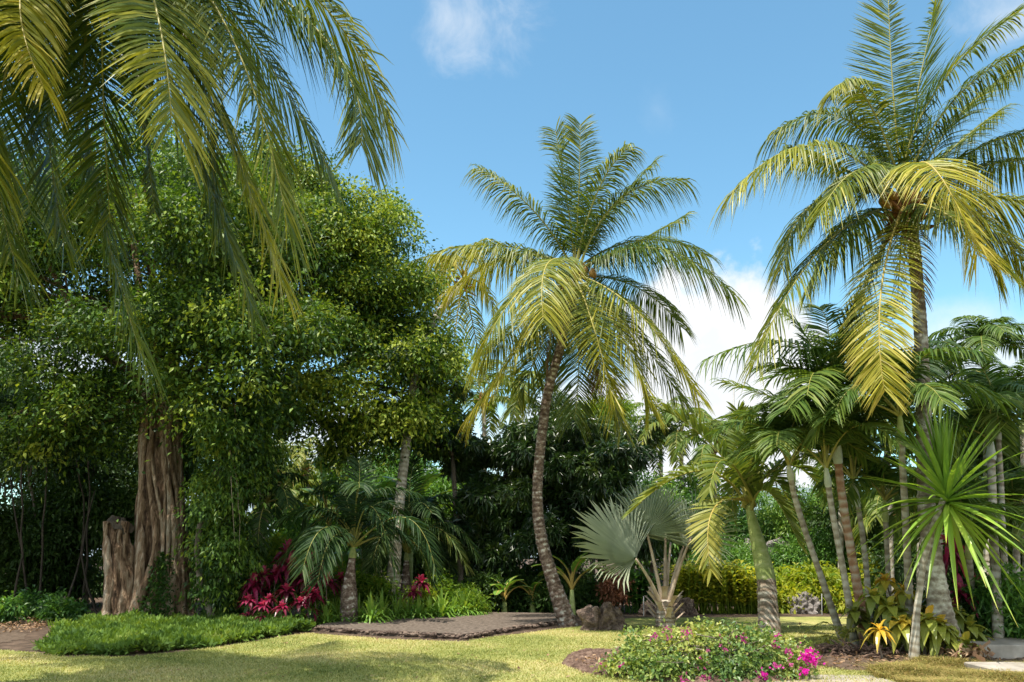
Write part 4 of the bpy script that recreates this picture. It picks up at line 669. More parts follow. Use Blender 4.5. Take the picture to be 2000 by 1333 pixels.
for i, (px, py, Y, rx, ry, m_, lab) in enumerate([
    (700, 960, 36, 90, 90, green, 'green tree far behind the squat palm with the striped base'), (610, 950, 37, 70, 80, lime, 'yellow green tree behind the golden cane palms'), (800, 930, 38, 80, 70, green, 'green tree far behind the bright banana plant'), (870, 960, 36, 70, 90, green, 'green tree seen past the second squat palm'), (760, 1060, 34, 130, 60, green, 'low green tree behind the two squat palms'), (850, 1050, 33, 100, 80, jung, 'dark far tree behind the squat palm with the bright frond'), (1280, 1000, 31, 90, 110, green, 'green tree behind the silver fan leaves'),
    (1400, 1000, 32, 110, 100, green, 'green tree behind the swollen palm crown'), (1700, 1010, 28, 100, 110, jung, 'dark tree behind the thin palm trunks'), (1850, 1050, 24, 110, 130, jung, 'dark tree behind the sword leaved plant'), (1990, 1000, 22, 90, 150, jung, 'dark hedge tree cut by the right edge'),
    (590, 1060, 30, 80, 70, green, 'green tree far behind the red leaved plants'), (1020, 1130, 28, 120, 60, jung, 'low dark thicket behind the gravel terrace'), (1930, 850, 23, 90, 80, jung, 'dark treetop behind the right edge palms')]):
    tree('background_tree', lab, 'tree', GY(px, Y), [pb(px, py, Y, rx, ry, 1.8), pb(px + rx * .4, py + ry * .5, Y + .5, rx * .7, ry * .7, 1.4), pb(px - rx * .5, py + ry * .3, Y, rx * .6, ry * .7, 1.4)], 14000, m_, grey_bark, 520 + i, tr=.09, nb=5, group='background trees', size=.2, aspect=.35, clump=.34, per=26, shell=.25)

def shrub(name, label, px, Y, blobs, n, mat, seed, cat='shrub', group=None, **kw):
    k = dict(size=.14, aspect=.4, clump=.2, per=24, droop=.3, shell=.35); k.update(kw)
    return tree(name, label, cat, GY(px, Y), blobs, n, mat, grey_bark, seed, tr=.03, nb=5, group=group, **k)
for i, (px, Y, lab) in enumerate([(-10, 20.6, 'dark leafy shrub at the left edge beside the shaded path'), (45, 22.4, 'low dark shrub behind the shaded path'), (120, 21.8, 'low dark shrub left of the stump behind the ground cover')]):
    b = GY(px, Y); shrub('shrub', lab, px, Y, [(b[0], Y, .3, .5, .4, .35)], 1800, green, 785 + i, group='low shrubs at far left', size=.15, clump=.15, per=14, vshift=-.2)
# the slope of shrubs and the lime hedge at the back of the lawn
sl_ = [(1520, 1000, 29.5, 60, 60, green, .1, 'rounded bright green shrub high on the slope right of the swollen palm'), (1590, 1010, 30, 65, 60, green, .12, 'green shrub on the slope between the swollen palm and thin trunks'), (1560, 1080, 28, 80, 50, green, .0, 'darker green shrub low on the slope above the lime hedge'), (1650, 1060, 28, 60, 60, green, .05, 'green shrub on the slope behind the thin palm trunks'), (1430, 1080, 28.5, 60, 60, green, .0, 'green shrub behind the swollen palm left of its trunk')]
for i, (px, py, Y, rx, ry, m_, vsf, lab) in enumerate(sl_): shrub('shrub', lab, px, Y, [pb(px, py, Y, rx, ry, 1.3), pb(px + 20, py + ry * .6, Y - .3, rx, ry * .8, 1.2)], 12000, m_, 540 + i, group='shrubs on the slope', vshift=vsf, size=.16, aspect=.22, clump=.22, per=22)
hd = [(1520, 1150, 25.5, 50, 46, 'lime yellow shrub behind the swollen palm trunk'), (1590, 1145, 25.6, 55, 45, 'lime yellow shrub above the rounded dark boulder'), (1655, 1155, 25.5, 45, 42, 'lime yellow shrub behind the leaning thin trunk'), (1715, 1150, 25, 40, 45, 'lime yellow shrub behind the croton bed')]
for i, (px, py, Y, rx, ry, lab) in enumerate(hd): shrub('lime_shrub', lab, px, Y, [pb(px, py, Y, rx, ry, .8), pb(px - 15, py + 18, Y - .3, rx, ry * .7, .7)], 6500, lime, 550 + i, group='lime hedge shrubs', size=.17, aspect=.4, clump=.2, per=16, vshift=.2)
# tall ginger leaves: upright canes
def canes(mb, rng, c, rx, ry, n, h, m=0, ll=.4, lw=.045, v=.45):
    b = c + np.stack([(rng.random(n) - .5) * 2 * rx, (rng.random(n) - .5) * 2 * ry, np.zeros(n)], 1); lean = rng.normal(size=(n, 2)) * .16
    for i in range(n):
        hh = h * (.7 + .4 * rng.random()); top = b[i] + np.array((lean[i, 0], lean[i, 1], 1)) * hh; mb.tube(np.stack([b[i], (b[i] + top) / 2, top]), [.012, .01, .006], 4, .5, m)
        kk = 9; s = np.linspace(.25, 1, kk); p = b[i] + (top - b[i]) * s[:, None]; a = rng.random() * 3.14 + np.arange(kk) * math.pi + rng.normal(size=kk) * .4
        d = nrm(np.stack([np.cos(a), np.sin(a), .9 * np.ones(kk)], 1)); t = np.linspace(0, 1, 4)[None, :, None]; L_ = ll * (.7 + .5 * rng.random(kk))
        Pt = p[:, None] + d[:, None] * L_[:, None, None] * t - np.array((0, 0, .55)) * L_[:, None, None] * t ** 2; wv = nrm(np.cross(d, (0, 0, 1.0)))
        mb.strips(Pt, wv[:, None] * (lw * np.array([.3, 1, .8, .05]))[None, :, None], np.clip(v + rng.normal(size=kk) * .15, 0, 1), m)
gl = ['leftmost yellow leaved ginger clump, behind the silver fan palm', 'second ginger clump from the left at the back of the lawn', 'tall ginger clump in the middle of the yellow row', 'ginger clump fourth along the yellow row', 'rightmost ginger clump just left of the swollen trunk']
for i, px in enumerate([1330, 1362, 1396, 1430, 1462]):
    rg = np.random.default_rng(600 + i); b = GY(px, 24.6 + .2 * (i % 2)); m_ = MB(); canes(m_, rg, b, .34, .38, 60, 1.3 - .1 * (i == 0), v=.85); o = m_.build('ginger_clump', lime, None, b); tag(o, gl[i], 'plant', 'yellow ginger clumps')
gl2 = ['dark green ginger clump left of the small back boulder', 'dark green ginger clump by the thin grey stake', 'dark green ginger clump behind the lava boulder']
for i, px in enumerate([1265, 1235, 1190]):
    rg = np.random.default_rng(610 + i); b = GY(px, 24.9); m_ = MB(); canes(m_, rg, b, .35, .35, 34, 1.1, v=.25, lw=.06); o = m_.build('ginger_clump', green, None, b); tag(o, gl2[i], 'plant', 'dark green ginger clumps')
shrub('rust_shrub', 'rust brown leaved shrub behind the lava boulder', 1195, 24.2, [pb(1195, 1135, 24.2, 22, 35, .3), pb(1200, 1165, 24.2, 15, 20, .2)], 1300, rusty, 620, size=.12, clump=.12, per=14)

# ------------------------------------------------------------------ banana-like plants
def paddle(root, rng, base, mid, tip, wd, leaf, tear=.25, v=.5, pet=.3):
    n = 34; u = np.linspace(pet, 1, n); c = bez(base, mid, tip, u); T = nrm(np.gradient(c, axis=0)); S = nrm(np.cross(T, (0, 0.02, 1.0))); Nn = np.cross(S, T); x = (u - pet) / (1 - pet)
    w_ = wd * np.sqrt(np.clip(np.sin(np.clip(x, 0.01, .99) * math.pi) , 0, 1)) ** .8; m_ = MB()
    for sg in (-1, 1):
        i = 0
        while i < n - 1:
            j = min(n - 1, i + int(rng.integers(2, 9))); js = rng.normal() * tear; rows = []
            for q in range(i, j + 1):
                edge = c[q] + S[q] * sg * w_[q] + Nn[q] * w_[q] * (.25 + js * .5) + T[q] * w_[q] * .12 - np.array((0, 0, 1)) * w_[q] * (.15 + abs(js) * .6)
                m1 = c[q] * .5 + edge * .5 + Nn[q] * w_[q] * .1; rows.append([c[q], m1, edge])
            m_.grid(np.array(rows), float(np.clip(v + rng.normal() * .1, 0, 1)), 0, True); i = j
    o = m_.build('leaf', leaf, root); q = MB(); q.tube(bez(base, mid, tip, np.linspace(0, 1, 18)), np.linspace(.035, .006, 18), 6, .8); s = q.build('midrib', rib_m, root); s.parent = o
def banana_plant(label, base, h, n, Ll, wd, seed, leaf=banana, specs=None, group='banana plants', v=.5, tear=.25, name='banana_plant'):
    rng = np.random.default_rng(seed); root = thing(name, label, 'plant', base, group); top = np.array(base) + (0, 0, h)
    tm = MB(); tm.tube(np.stack([np.array(base) - (0, 0, .05), np.array(base) + (0, 0, h * .5), top]), [.10, .08, .05], 10, .5); tm.build('stem', shaft_m, root)
    for sp in (specs or []): paddle(root, rng, top, P(sp[0], sp[1], base[1] + sp[4]), P(sp[2], sp[3], base[1] + sp[5]), wd, leaf, tear, v)
    for i in range(n):
        az = i * 2.4 + rng.random(); e = R(78 - 45 * i / max(1, n)); hz = np.array((math.cos(az), math.sin(az), 0)); mid = top + hz * Ll * .5 * math.cos(e) + np.array((0, 0, Ll * .5 * math.sin(e))); e2 = e - R(50)
        paddle(root, rng, top, mid, mid + (hz * math.cos(e2) + np.array((0, 0, math.sin(e2)))) * Ll * .5, wd, leaf, tear, v + rng.normal() * .08)
banana_plant('banana plant with one tall upright torn leaf, left of the others', GY(635, 29), 2.6, 5, 2.2, .33, 700, specs=[(628, 930, 636, 868, 0, .1), (645, 950, 700, 930, 0, 0)], v=.6)
banana_plant('broad leaved banana plant behind the squat striped palm', GY(735, 29), 2.3, 9, 2.8, .34, 701, v=.6)
banana_plant('bright banana plant beside the slim grey coconut trunk', GY(800, 30), 2.6, 9, 2.9, .34, 702, v=.7)
banana_plant('banana plant with low hanging leaf behind the red plants', GY(662, 23.8), .9, 4, 1.3, .2, 703, v=.55, specs=[(665, 1080, 672, 1130, -.2, -.3), (700, 1060, 706, 1125, -.2, -.3)])
banana_plant('dark banana like plant right of the leaning coconut trunk base', GY(1118, 23.6), .7, 7, 1.5, .16, 704, leaf=green, v=.6, tear=.05)
banana_plant('low dark broad leaved plant at the back of the gravel terrace', GY(985, 24.2), .35, 8, 1.0, .14, 705, leaf=green, v=.5, tear=.02)
banana_plant('low broad leaved plant half hidden left of the leaning trunk', GY(1040, 24.4), .35, 7, .9, .14, 706, leaf=green, v=.35, tear=.02)
banana_plant('pale broad leaved plant at the left end of the shaded path', GY(-2, 21.0), .12, 8, .7, .1, 707, leaf=green, v=.5, tear=.02)

# ------------------------------------------------------------------ red ti plants, crotons, tufts
def rosette_mb(rng, c, n, L, wd, vee, v0, vs, droop=.5, e=(80, 5), k=5):
    m_ = MB(); az = np.arange(n) * 2.4 + rng.random(n) * .4; el = np.radians(np.linspace(e[0], e[1], n) + rng.normal(size=n) * 6); d = np.stack([np.cos(az) * np.cos(el), np.sin(az) * np.cos(el), np.sin(el)], 1)
    ll = L * (.8 + .35 * rng.random(n)); t = np.linspace(0, 1, k)[None, :, None]; dp = droop * (.3 + np.cos(el))
    Pt = np.array(c) + d[:, None] * ll[:, None, None] * t - np.array((0, 0, 1)) * (dp * ll)[:, None, None] * t ** 2.2
    wv = nrm(np.cross(d, (0, 0, 1.0)) + 1e-3); prof = np.interp(np.linspace(0, 1, k), [0, .2, .5, .8, 1], [.25, .8, 1, .6, .03]); Wd = wv[:, None] * (wd * prof)[None, :, None]; Nn = np.cross(wv, d)
    m_.strips(Pt, Wd, np.clip(v0 + vs * np.linspace(.5, -.5, n) + rng.normal(size=n) * .1, 0, 1), 0, Nn[:, None] * (vee * wd * prof)[None, :, None]); return m_
ti = []
for j in range(3):
    rng = np.random.default_rng(720 + j); root = thing('ti_plant', 'x', 'plant', (0, 0, 0), 'red leaved ti plants'); m_ = MB(); hh = (.45, .62, .85)[j]; m_.tube([(0, 0, -.05), (.02, 0, hh * .5), (0, .02, hh)], [.018, .015, .012], 6); m_.build('stem', grey_bark, root)
    rosette_mb(rng, (0, .02, hh), 24, .34, .055, .35, .50, .55, .55, (80, -5)).build('leaf_rosette', tired, root)
    rosette_mb(rng, (0, .0, hh * .55), 7, .27, .048, .3, .45, .3, e=(30, -20)).build('lower_leaves', [green, tired, green][j], root); ti.append(root)
tl = [(486, 1128, 21.0, 1.0, 'red ti plant at the left end of the red group'), (478, 1168, 20.3, .8, 'low crimson ti plant at the bottom left of the red group'), (508, 1120, 21.2, 1.0, 'pink tipped ti plant second from the left'), (533, 1118, 21.4, 1.0, 'striped red ti plant left of the tall crimson one'),
      (555, 1075, 22.0, 1.15, 'topmost dark red ti plant of the group'), (560, 1100, 21.3, 1.3, 'largest crimson ti plant in the middle of the group'), (602, 1098, 21.3, 1.2, 'pink and crimson ti plant at the upper right'), (598, 1128, 20.9, 1.0, 'crimson ti plant below the upper right one'), (632, 1130, 20.9, 1.0, 'rightmost ti plant beside the striped palm base'),
      (553, 1148, 20.5, .9, 'purple red ti plant under the largest crimson one'), (600, 1152, 20.3, .9, 'wide pink ti plant low on the right'), (520, 1165, 20.2, .75, 'small red ti plant low in the middle left'), (545, 1180, 19.9, .7, 'small magenta ti plant nearest the ground cover'), (580, 1170, 20.1, .75, 'dark ti plant between the low pink and magenta ones'),
      (664, 1128, 22.2, .9, 'lone pinkish ti plant right of the striped palm base'), (822, 1132, 22.2, .9, 'lone pink ti plant by the slim grey coconut trunk'), (808, 1150, 21.6, .8, 'dark red ti plant at the foot of the second squat palm'),
      (500, 1145, 21.6, 1.0, 'dark maroon ti plant tucked behind the left end of the red group'), (575, 1125, 22.0, 1.1, 'burgundy ti plant just right of the largest crimson one'), (620, 1112, 21.8, 1.0, 'burgundy ti plant behind the upper right pink one'), (540, 1098, 22.2, 1.0, 'burgundy ti plant left of the topmost dark red one'), (612, 1160, 20.6, .9, 'burgundy ti plant low near the strappy tufts'), (505, 1178, 20.0, .7, 'small maroon ti plant second lowest on the left')]
rng = np.random.default_rng(5)
for i, (px, py, Y, s, lab) in enumerate(tl):
    if px < 650: Y -= .5; px = px + 6
    q = P(px, py + 8, Y); hgt = q[2]; loc = (q[0], q[1], 0); hs_ = (.45, .62, .85)
    k_ = i if i < 3 else int(np.argmin([abs(h - hgt / s) for h in hs_])); proto = ti[k_]; r_ = proto if i < 3 else dup(proto, loc); zz = float(np.clip(hgt / hs_[k_], .6, 1.9)); xy_s = s * 1.12
    r_.location = loc; r_.rotation_euler = (0, 0, rng.random() * 6); r_.scale = (xy_s, xy_s, zz); r_['label'] = lab
# crotons in the right bed
cr = [(1735, 1160, 14.6, .33, .4, 'yellow green croton left of the leaning sword plant stem'), (1720, 1225, 13.6, .3, .8, 'orange and lime bromeliad low at the left of the right bed'), (1800, 1215, 13.9, .36, .55, 'broad yellow leaved croton behind the sword plant stem'), (1845, 1205, 13.8, .36, .45, 'green and orange croton right of the sword plant stem'), (1700, 1190, 15.0, .3, .15, 'bronze croton behind the slim trunks'),
      (1770, 1190, 14.6, .3, .25, 'dark bronze croton in the middle of the right bed'), (1875, 1180, 14.6, .34, .35, 'green croton in front of the coconut palm root'), (1850, 1160, 15.0, .32, .2, 'olive croton behind the white patched trunk'), (1760, 1130, 15.4, .3, .7, 'golden croton under the drooping sword leaves')]
for i, (px, py, Y, L_, v_, lab) in enumerate(cr):
    rng = np.random.default_rng(740 + i); Y -= .35; q = P(px, py, Y); b = np.array((q[0], q[1], 0)); root = thing('croton', lab, 'plant', b, 'crotons in the right bed'); m_ = MB(); n_st = 1 if i == 1 else 4
    tops = [q + np.array(((k - 1.5) * .16 * (n_st > 1), rng.normal() * .12, -.05 - .16 * k * (n_st > 1) * (q[2] > .6) + .0)) for k in range(n_st)]
    for k, tp_ in enumerate(tops):
        tp_[2] = max(tp_[2], .25); m_.tube(np.stack([b - (0, 0, .03), (b + tp_) / 2 + rng.normal(size=3) * .03, tp_]), [.02, .016, .012], 6)
        rosette_mb(rng, tp_, 13, L_, .085 if i != 1 else .035, .25, v_ + .12, .3, .6, (65, -25)).build('leaf_rosette', croton, root)
    m_.build('stem', grey_bark, root)
for i, (px, py, Y, lab) in enumerate([(1865, 1090, 16.2, 'dark maroon ti plant behind the sword leaves at right'), (1878, 1165, 15.2, 'purple red ti plant behind the crotons at right'), (1915, 1150, 15.8, 'maroon ti plant near the right edge hedge')]):
    q = P(px, py, Y); r_ = dup(ti[i], (q[0], q[1], 0), i * 2., 1.2, lab); r_.scale = (1.2, 1.2, q[2] / (.45, .62, .85)[i])

# strappy tufts along the border
tp = thing('grass_tuft', 'x', 'plant', (0, 0, 0), 'strappy tufts along the border'); rng = np.random.default_rng(760)
rosette_mb(rng, (0, 0, .0), 90, .62, .015, .2, .62, .4, .85, (85, 20)).build('blade_cluster', green, tp)
tpo = [tp]
tufts = [(636, 1198, 20.2), (668, 1192, 20.6), (700, 1196, 20.8), (724, 1205, 20.3), (745, 1198, 21.0), (772, 1192, 21.4), (796, 1196, 21.6), (818, 1200, 21.6), (840, 1194, 22), (862, 1198, 22), (884, 1194, 22.4), (905, 1192, 22.6), (928, 1190, 22.8), (690, 1180, 21.6), (735, 1180, 22), (780, 1180, 22.4), (830, 1180, 22.8), (870, 1176, 23.2), (650, 1176, 21.4)]
near = ['at the corner of the ground cover', 'in front of the striped palm base', 'right of the striped palm base', 'leaning over the left end of the gravel terrace', 'left of the slim grey trunk base', 'at the foot of the slim grey trunk', 'in front of the second squat palm', 'below the lone pink ti plant', 'right of the lone pink ti plant', 'in the middle of the right half of the border',
        'left of the yellow tipped bush', 'in front of the yellow tipped bush', 'last before the dark gap behind the terrace', 'in the second row behind the striped palm', 'in the second row left of the slim trunk', 'in the second row behind the slim trunk', 'in the second row by the pink ti plant', 'in the second row near the yellow tipped bush', 'in the second row beside the red plants']
for i, (px, py, Y) in enumerate(tufts):
    b = GY(px, Y); sc = 1.35 + .5 * rng.random(); r_ = tp if i == 0 else dup(tp, b, rng.random() * 6, sc); r_.location = tuple(b); r_.scale = (sc * 1.1, sc * 1.1, sc); r_['label'] = 'green strappy tuft ' + near[i]
shrub('shrub', 'yellow tipped bush at the right end of the left border', 910, 23.2, [pb(912, 1165, 23.2, 30, 28, .5), pb(895, 1185, 23, 28, 18, .4)], 3800, lime, 765, group='border bushes', size=.13, aspect=.25, clump=.16, per=16, vshift=-.08)
for i, (px, py, Y, rx, ry, vsf, lab) in enumerate([(570, 1130, 22.6, 60, 45, 0, 'yellow green bush behind the crimson ti plants'), (650, 1140, 22.8, 45, 40, .02, 'lime bush between the red plants and striped palm'), (725, 1150, 23, 40, 35, -.15, 'green bush left of the slim grey trunk'), (855, 1155, 23.4, 40, 35, -.1, 'green bush behind the tufts right of the slim trunk'), (450, 1150, 21.8, 50, 50, -.3, 'dark bush at the foot of the weeping curtain'), (540, 1090, 23.2, 40, 40, .1, 'sunlit yellow bush above the red group')]):
    shrub('shrub', lab, px, Y, [pb(px, py, Y, rx, ry, .8), pb(px + 10, py + ry * .5, Y - .2, rx * .9, ry * .7, .6)], 5500, lime if i != 4 else green, 770 + i, group='border bushes', vshift=-.12 + vsf, size=.13, aspect=.35, clump=.18, per=18)
for i, (px, Y, lab) in enumerate([(1075, 24.8, 'dark bush behind the leaning coconut trunk base'), (950, 24.8, 'dark bush at the back left corner of the terrace'), (1150, 24.9, 'dark bush behind the banana like plant'), (1020, 25.4, 'dark bush in the gap behind the middle of the terrace')]):
    b = GY(px, Y); shrub('shrub', lab, px, Y, [(b[0], Y, .55, .8, .6, .6)], 5000, jung, 780 + i, group='dark bushes behind the terrace', size=.15, aspect=.35, clump=.2, per=18)
for i, (px, Y, h, lab) in enumerate([(1900, 15.6, .7, 'dark bush behind the thin brown stem at right'), (1960, 15.2, .8, 'leafy bush at the foot of the right edge palms'), (2010, 14.8, .9, 'bush cut by the right edge above the concrete step'), (1780, 16.2, .8, 'dark bush behind the crotons'), (1830, 16.6, .9, 'dark bush behind the white patched trunk')]):
    b = GY(px, Y); shrub('shrub', lab, px, Y, [(b[0], Y, h * .7, .7, .6, h * .8)], 5500, [jung, green, green, jung, jung][i], 790 + i, group='bushes behind the right bed', size=.15, aspect=.25, clump=.18, per=18, vshift=-.1)

# ------------------------------------------------------------------ sword leaved plant (dracaena) at the right
rg = np.random.default_rng(800); yb = G(1783, 1296); Yy = 13.2; hub = P(1848, 962, Yy)
yp = thing('sword_plant', 'tall plant with a starburst of bright green sword leaves on a leaning stem', 'plant', yb)
tm = MB(); ringed(tm, rg, [yb - (0, 0, .05), P(1790, 1200, 13.3), P(1803, 1100, 13.3), P(1825, 1020, 13.2), hub], [.085, .052, .048, .045, .045], 14, 9, .03); tm.build('stem', palm_bark, yp)
for i in range(100):
    f = i / 100; az = i * 2.39996 + rg.normal() * .12; el = R(88 - 140 * f + rg.normal() * 5); d = np.array((math.cos(az) * math.cos(el), math.sin(az) * math.cos(el), math.sin(el)))
    L_ = (1.60 - .25 * abs(f - .4)) * (.85 + .3 * rg.random()); k = 7; t = np.linspace(0, 1, k)[:, None]; dp = (.03 + .30 * f) * L_ * (.6 + .6 * rg.random())
    Pt = hub - (0, 0, .25 * f) + d * L_ * t + np.array((0, 0, -dp)) * t ** 2.2; wv = nrm(np.cross(d, (0, 0, 1.)) + 1e-3); pr = .042 * np.array([.9, .75, 1, .9, .7, .4, .03]); m_ = MB()
    m_.strips(Pt[None], (wv * pr[:, None])[None], np.array([[np.clip(.38 + .35 * (f > .7) * rg.random() + rg.normal() * .07 + .5 * (q == 6) * (f > .5), 0, 1) for q in range(k)]]), 0, (np.cross(wv, d) * (pr * .45)[:, None])[None]); m_.build('leaf', yuc, yp)

# ------------------------------------------------------------------ bougainvillea in front
rg = np.random.default_rng(820); bY_ = 11.9; bc = GY(1395, bY_)
bg_ = thing('bougainvillea_bush', 'low sprawling bougainvillea bush with pink and magenta flowers in the foreground', 'bush', bc)
bl = []
for (px, py, dY, rx, ry, dy) in [(1265, 1278, 0, 55, 30, .4), (1320, 1262, .1, 55, 34, .5), (1385, 1256, .2, 60, 36, .5), (1450, 1260, .1, 60, 36, .5), (1515, 1275, 0, 55, 34, .45), (1300, 1300, -.4, 80, 22, .3), (1420, 1300, -.4, 95, 25, .35), (1540, 1305, -.2, 50, 18, .3), (1235, 1262, .2, 10, 26, .12), (1452, 1240, .2, 10, 18, .12), (1370, 1232, .2, 12, 16, .12), (1215, 1300, -.2, 45, 12, .2)]: bl.append(pb(px, py, bY_ + dY, rx, ry, dy))
cm = MB(); Cc = foliage(cm, rg, bl, 15000, size=.062, aspect=.6, clump=.075, per=12, droop=.1, shell=.15, upn=.8, vspread=.5, vshift=.08); cm.build('foliage', boug, bg_)
tb = MB(); cr_ = [bc + np.array((x, y, 0)) for x, y in ((-.3, 0), (.1, .1), (.4, -.1), (0, -.2), (.7, 0))]
for i in range(150):
    q = Cc[rg.integers(len(Cc))]; b = cr_[rg.integers(5)]; limb(tb, rg, b - (0, 0, .02), q, .012, .004, 7, .12, 4)
for i in range(5): limb(tb, rg, cr_[i] - (0, 0, .03), cr_[i] + (rg.normal() * .1, 0, .4), .03, .015, 6, .0, 7)
tb.build('branches', grey_bark, bg_)
def bracts(pts, per, spread, v0, v1):
    m_ = MB(); n = len(pts) * per; c = np.repeat(pts, per, 0) + rg.normal(size=(n, 3)) * spread
    for k in range(3):
        d = nrm(rg.normal(size=(n, 3)) + np.array((0, -.3, .3))); s = nrm(np.cross(d, rg.normal(size=(n, 3)))); L_ = .030 + .012 * rg.random(n)
        m_.add(np.stack([c, c + d * L_[:, None] * .5 + s * L_[:, None] * .4, c + d * L_[:, None], c + d * L_[:, None] * .5 - s * L_[:, None] * .4], 1), np.arange(n * 4).reshape(-1, 4), np.repeat(v0 + (v1 - v0) * rg.random(n), 4))
    return m_
for (px, py, dY, per, spread, v0, v1) in [(1303, 1238, -.05, 26, .05, .0, .5), (1340, 1238, 0, 30, .06, .1, .7), (1280, 1246, -.1, 14, .04, .2, .7), (1415, 1246, 0, 20, .06, .0, .4), (1450, 1250, -.1, 26, .05, .2, .6), (1510, 1258, -.1, 30, .045, .3, .7), (1516, 1244, 0, 12, .03, .5, .9), (1538, 1274, -.2, 22, .04, .3, .7),
        (1578, 1282, -.3, 70, .06, .75, 1), (1590, 1290, -.3, 45, .05, .8, 1), (1572, 1315, -.4, 24, .04, .6, 1), (1517, 1303, -.4, 26, .04, .3, .8), (1490, 1320, -.5, 50, .06, .6, 1), (1336, 1328, -.6, 24, .05, .2, .7), (1545, 1300, -.3, 14, .04, .2, .6), (1378, 1331, -.6, 50, .07, .1, .5), (1213, 1298, -.2, 10, .03, .3, .7), (1178, 1300, -.1, 10, .04, .4, .8), (1410, 1262, -.4, 10, .06, 0, .5), (1385, 1290, -.6, 8, .08, .2, .6), (1560, 1262, 0, 12, .04, .2, .6)]:
    bracts(P(px, py, bY_ + dY - .15)[None], per if px > 1570 else max(5, per // 2), spread * .72, v0, v1).build('flower_cluster', bract, bg_)

# mulch beds with broken lumps
def lumpy(name, poly_px, hgt, mat, label, rng, n=110):
    pl = np.array([p[:2] for p in poly_px]); lo = pl.min(0); hi = pl.max(0); plw = np.array(wob(list(pl), rng, .05, 5))
    gx = np.linspace(lo[0] - .1, hi[0] + .1, n); gy = np.linspace(lo[1] - .1, hi[1] + .1, int(n * .6)); X, Y_ = np.meshgrid(gx, gy, indexing='ij')
    ins = inpoly(X, Y_, plw).astype(float)
    sm_ = ins.copy()
    for _ in range(5): sm_ = (sm_ + np.roll(sm_, 1, 0) + np.roll(sm_, -1, 0) + np.roll(sm_, 1, 1) + np.roll(sm_, -1, 1)) / 5
    Z = -.05 + (sm_ > .25) * (.05 + hgt * sm_ ** .5 * (.6 + .5 * rng.random(X.shape) + .3 * np.sin(X * 9) * np.sin(Y_ * 11)))
    m_ = MB(); m_.grid(np.stack([X, Y_, Z], -1), .5, 0, False); o = m_.build(name, mat); return structure(o)
rg = np.random.default_rng(830)
lumpy('mulch_bed', [G(1102, 1300), G(1112, 1282), G(1150, 1274), G(1240, 1272), GY(1560, 13.2), G(1600, 1295), G(1560, 1330), GY(1400, 11.0), G(1260, 1330), G(1150, 1318)], .08, mulch_m, '', rg)
lumpy('soil_bed', [G(1590, 1300), G(1600, 1284), G(1650, 1276), GY(1720, 15.6), GY(1800, 16.2), GY(2100, 16.5), GY(2130, 12.9), G(1900, 1300), G(1800, 1303), G(1660, 1312)], .07, soil_m, '', rg)
# rooty lumps at the palm bases
m_ = MB(); rb = G(1668, 1285)
for i in range(150):
    a = rb + np.array((rg.normal() * .35, rg.normal() * .22, .05 + .1 * rg.random())); e = a + rg.normal(size=3) * np.array((.14, .14, .06)); m_.tube(np.stack([a, (a + e) / 2 + (0, 0, .03), e]), [.02, .018, .004], 5)
o = m_.build('root_clump', mulch_m, None, rb); tag(o, 'tangled brown root mass at the foot of the thin palm trunks', 'roots')
m_ = MB(); rb = G(1890, 1298)
for i in range(160):
    a = rb + np.array((rg.normal() * .18, rg.normal() * .14, .1 + .12 * rg.random())); e = a + rg.normal(size=3) * np.array((.08, .08, .06)); m_.strips(np.stack([a, (a + e) / 2, e])[None], np.stack([rg.normal(size=3) * .015] * 3)[None], np.array([rg.random()]))
o = m_.build('dead_leaf_pile', drymat, None, rb); tag(o, 'small heap of dry curled leaves by the concrete step', 'leaf litter')

# ground cover at the foot of the banyan
rg = np.random.default_rng(840); gc = [G(75, 1266), G(95, 1280), G(250, 1282), G(380, 1268), G(500, 1250), G(606, 1234), G(590, 1222), GY(450, 21.2), GY(300, 20.4), GY(180, 20.4), G(110, 1245)]
xy = scatter(rg, wob([p[:2] for p in gc], rg, .32, 5), 90000); xy = xy + rg.normal(size=xy.shape) * .05 * (rg.random((len(xy), 1)) < .5); n = len(xy); hgt = .11 + .09 * np.sin(xy[:, 0] * 1.9) * np.sin(xy[:, 1] * 2.3) + .05 * np.sin(xy[:, 0] * 6 + xy[:, 1] * 4)
pos = np.concatenate([xy, (hgt * (.35 + .75 * rg.random(n)))[:, None] + .02], 1); d = nrm(rg.normal(size=(n, 3)) + np.array((0, -.2, .9))); s = nrm(np.cross(d, rg.normal(size=(n, 3)) * .6 + np.array((0, 0, 1)))); L_ = .08 + .09 * rg.random(n)
m_ = MB(); m_.add(np.stack([pos, pos + d * L_[:, None] * .5 + s * L_[:, None] * .2, pos + d * L_[:, None], pos + d * L_[:, None] * .5 - s * L_[:, None] * .2], 1), np.arange(n * 4).reshape(-1, 4), np.repeat(np.clip(.35 + .25 * rg.random(n) + .25 * np.sin(xy[:, 0] * 2.7 + 1) * np.sin(xy[:, 1] * 3), 0, 1), 4))
o = m_.build('ground_cover', cover_m); o['kind'] = 'stuff'; tag(o, 'low leafy green ground cover spreading below the banyan trunk', 'ground cover')
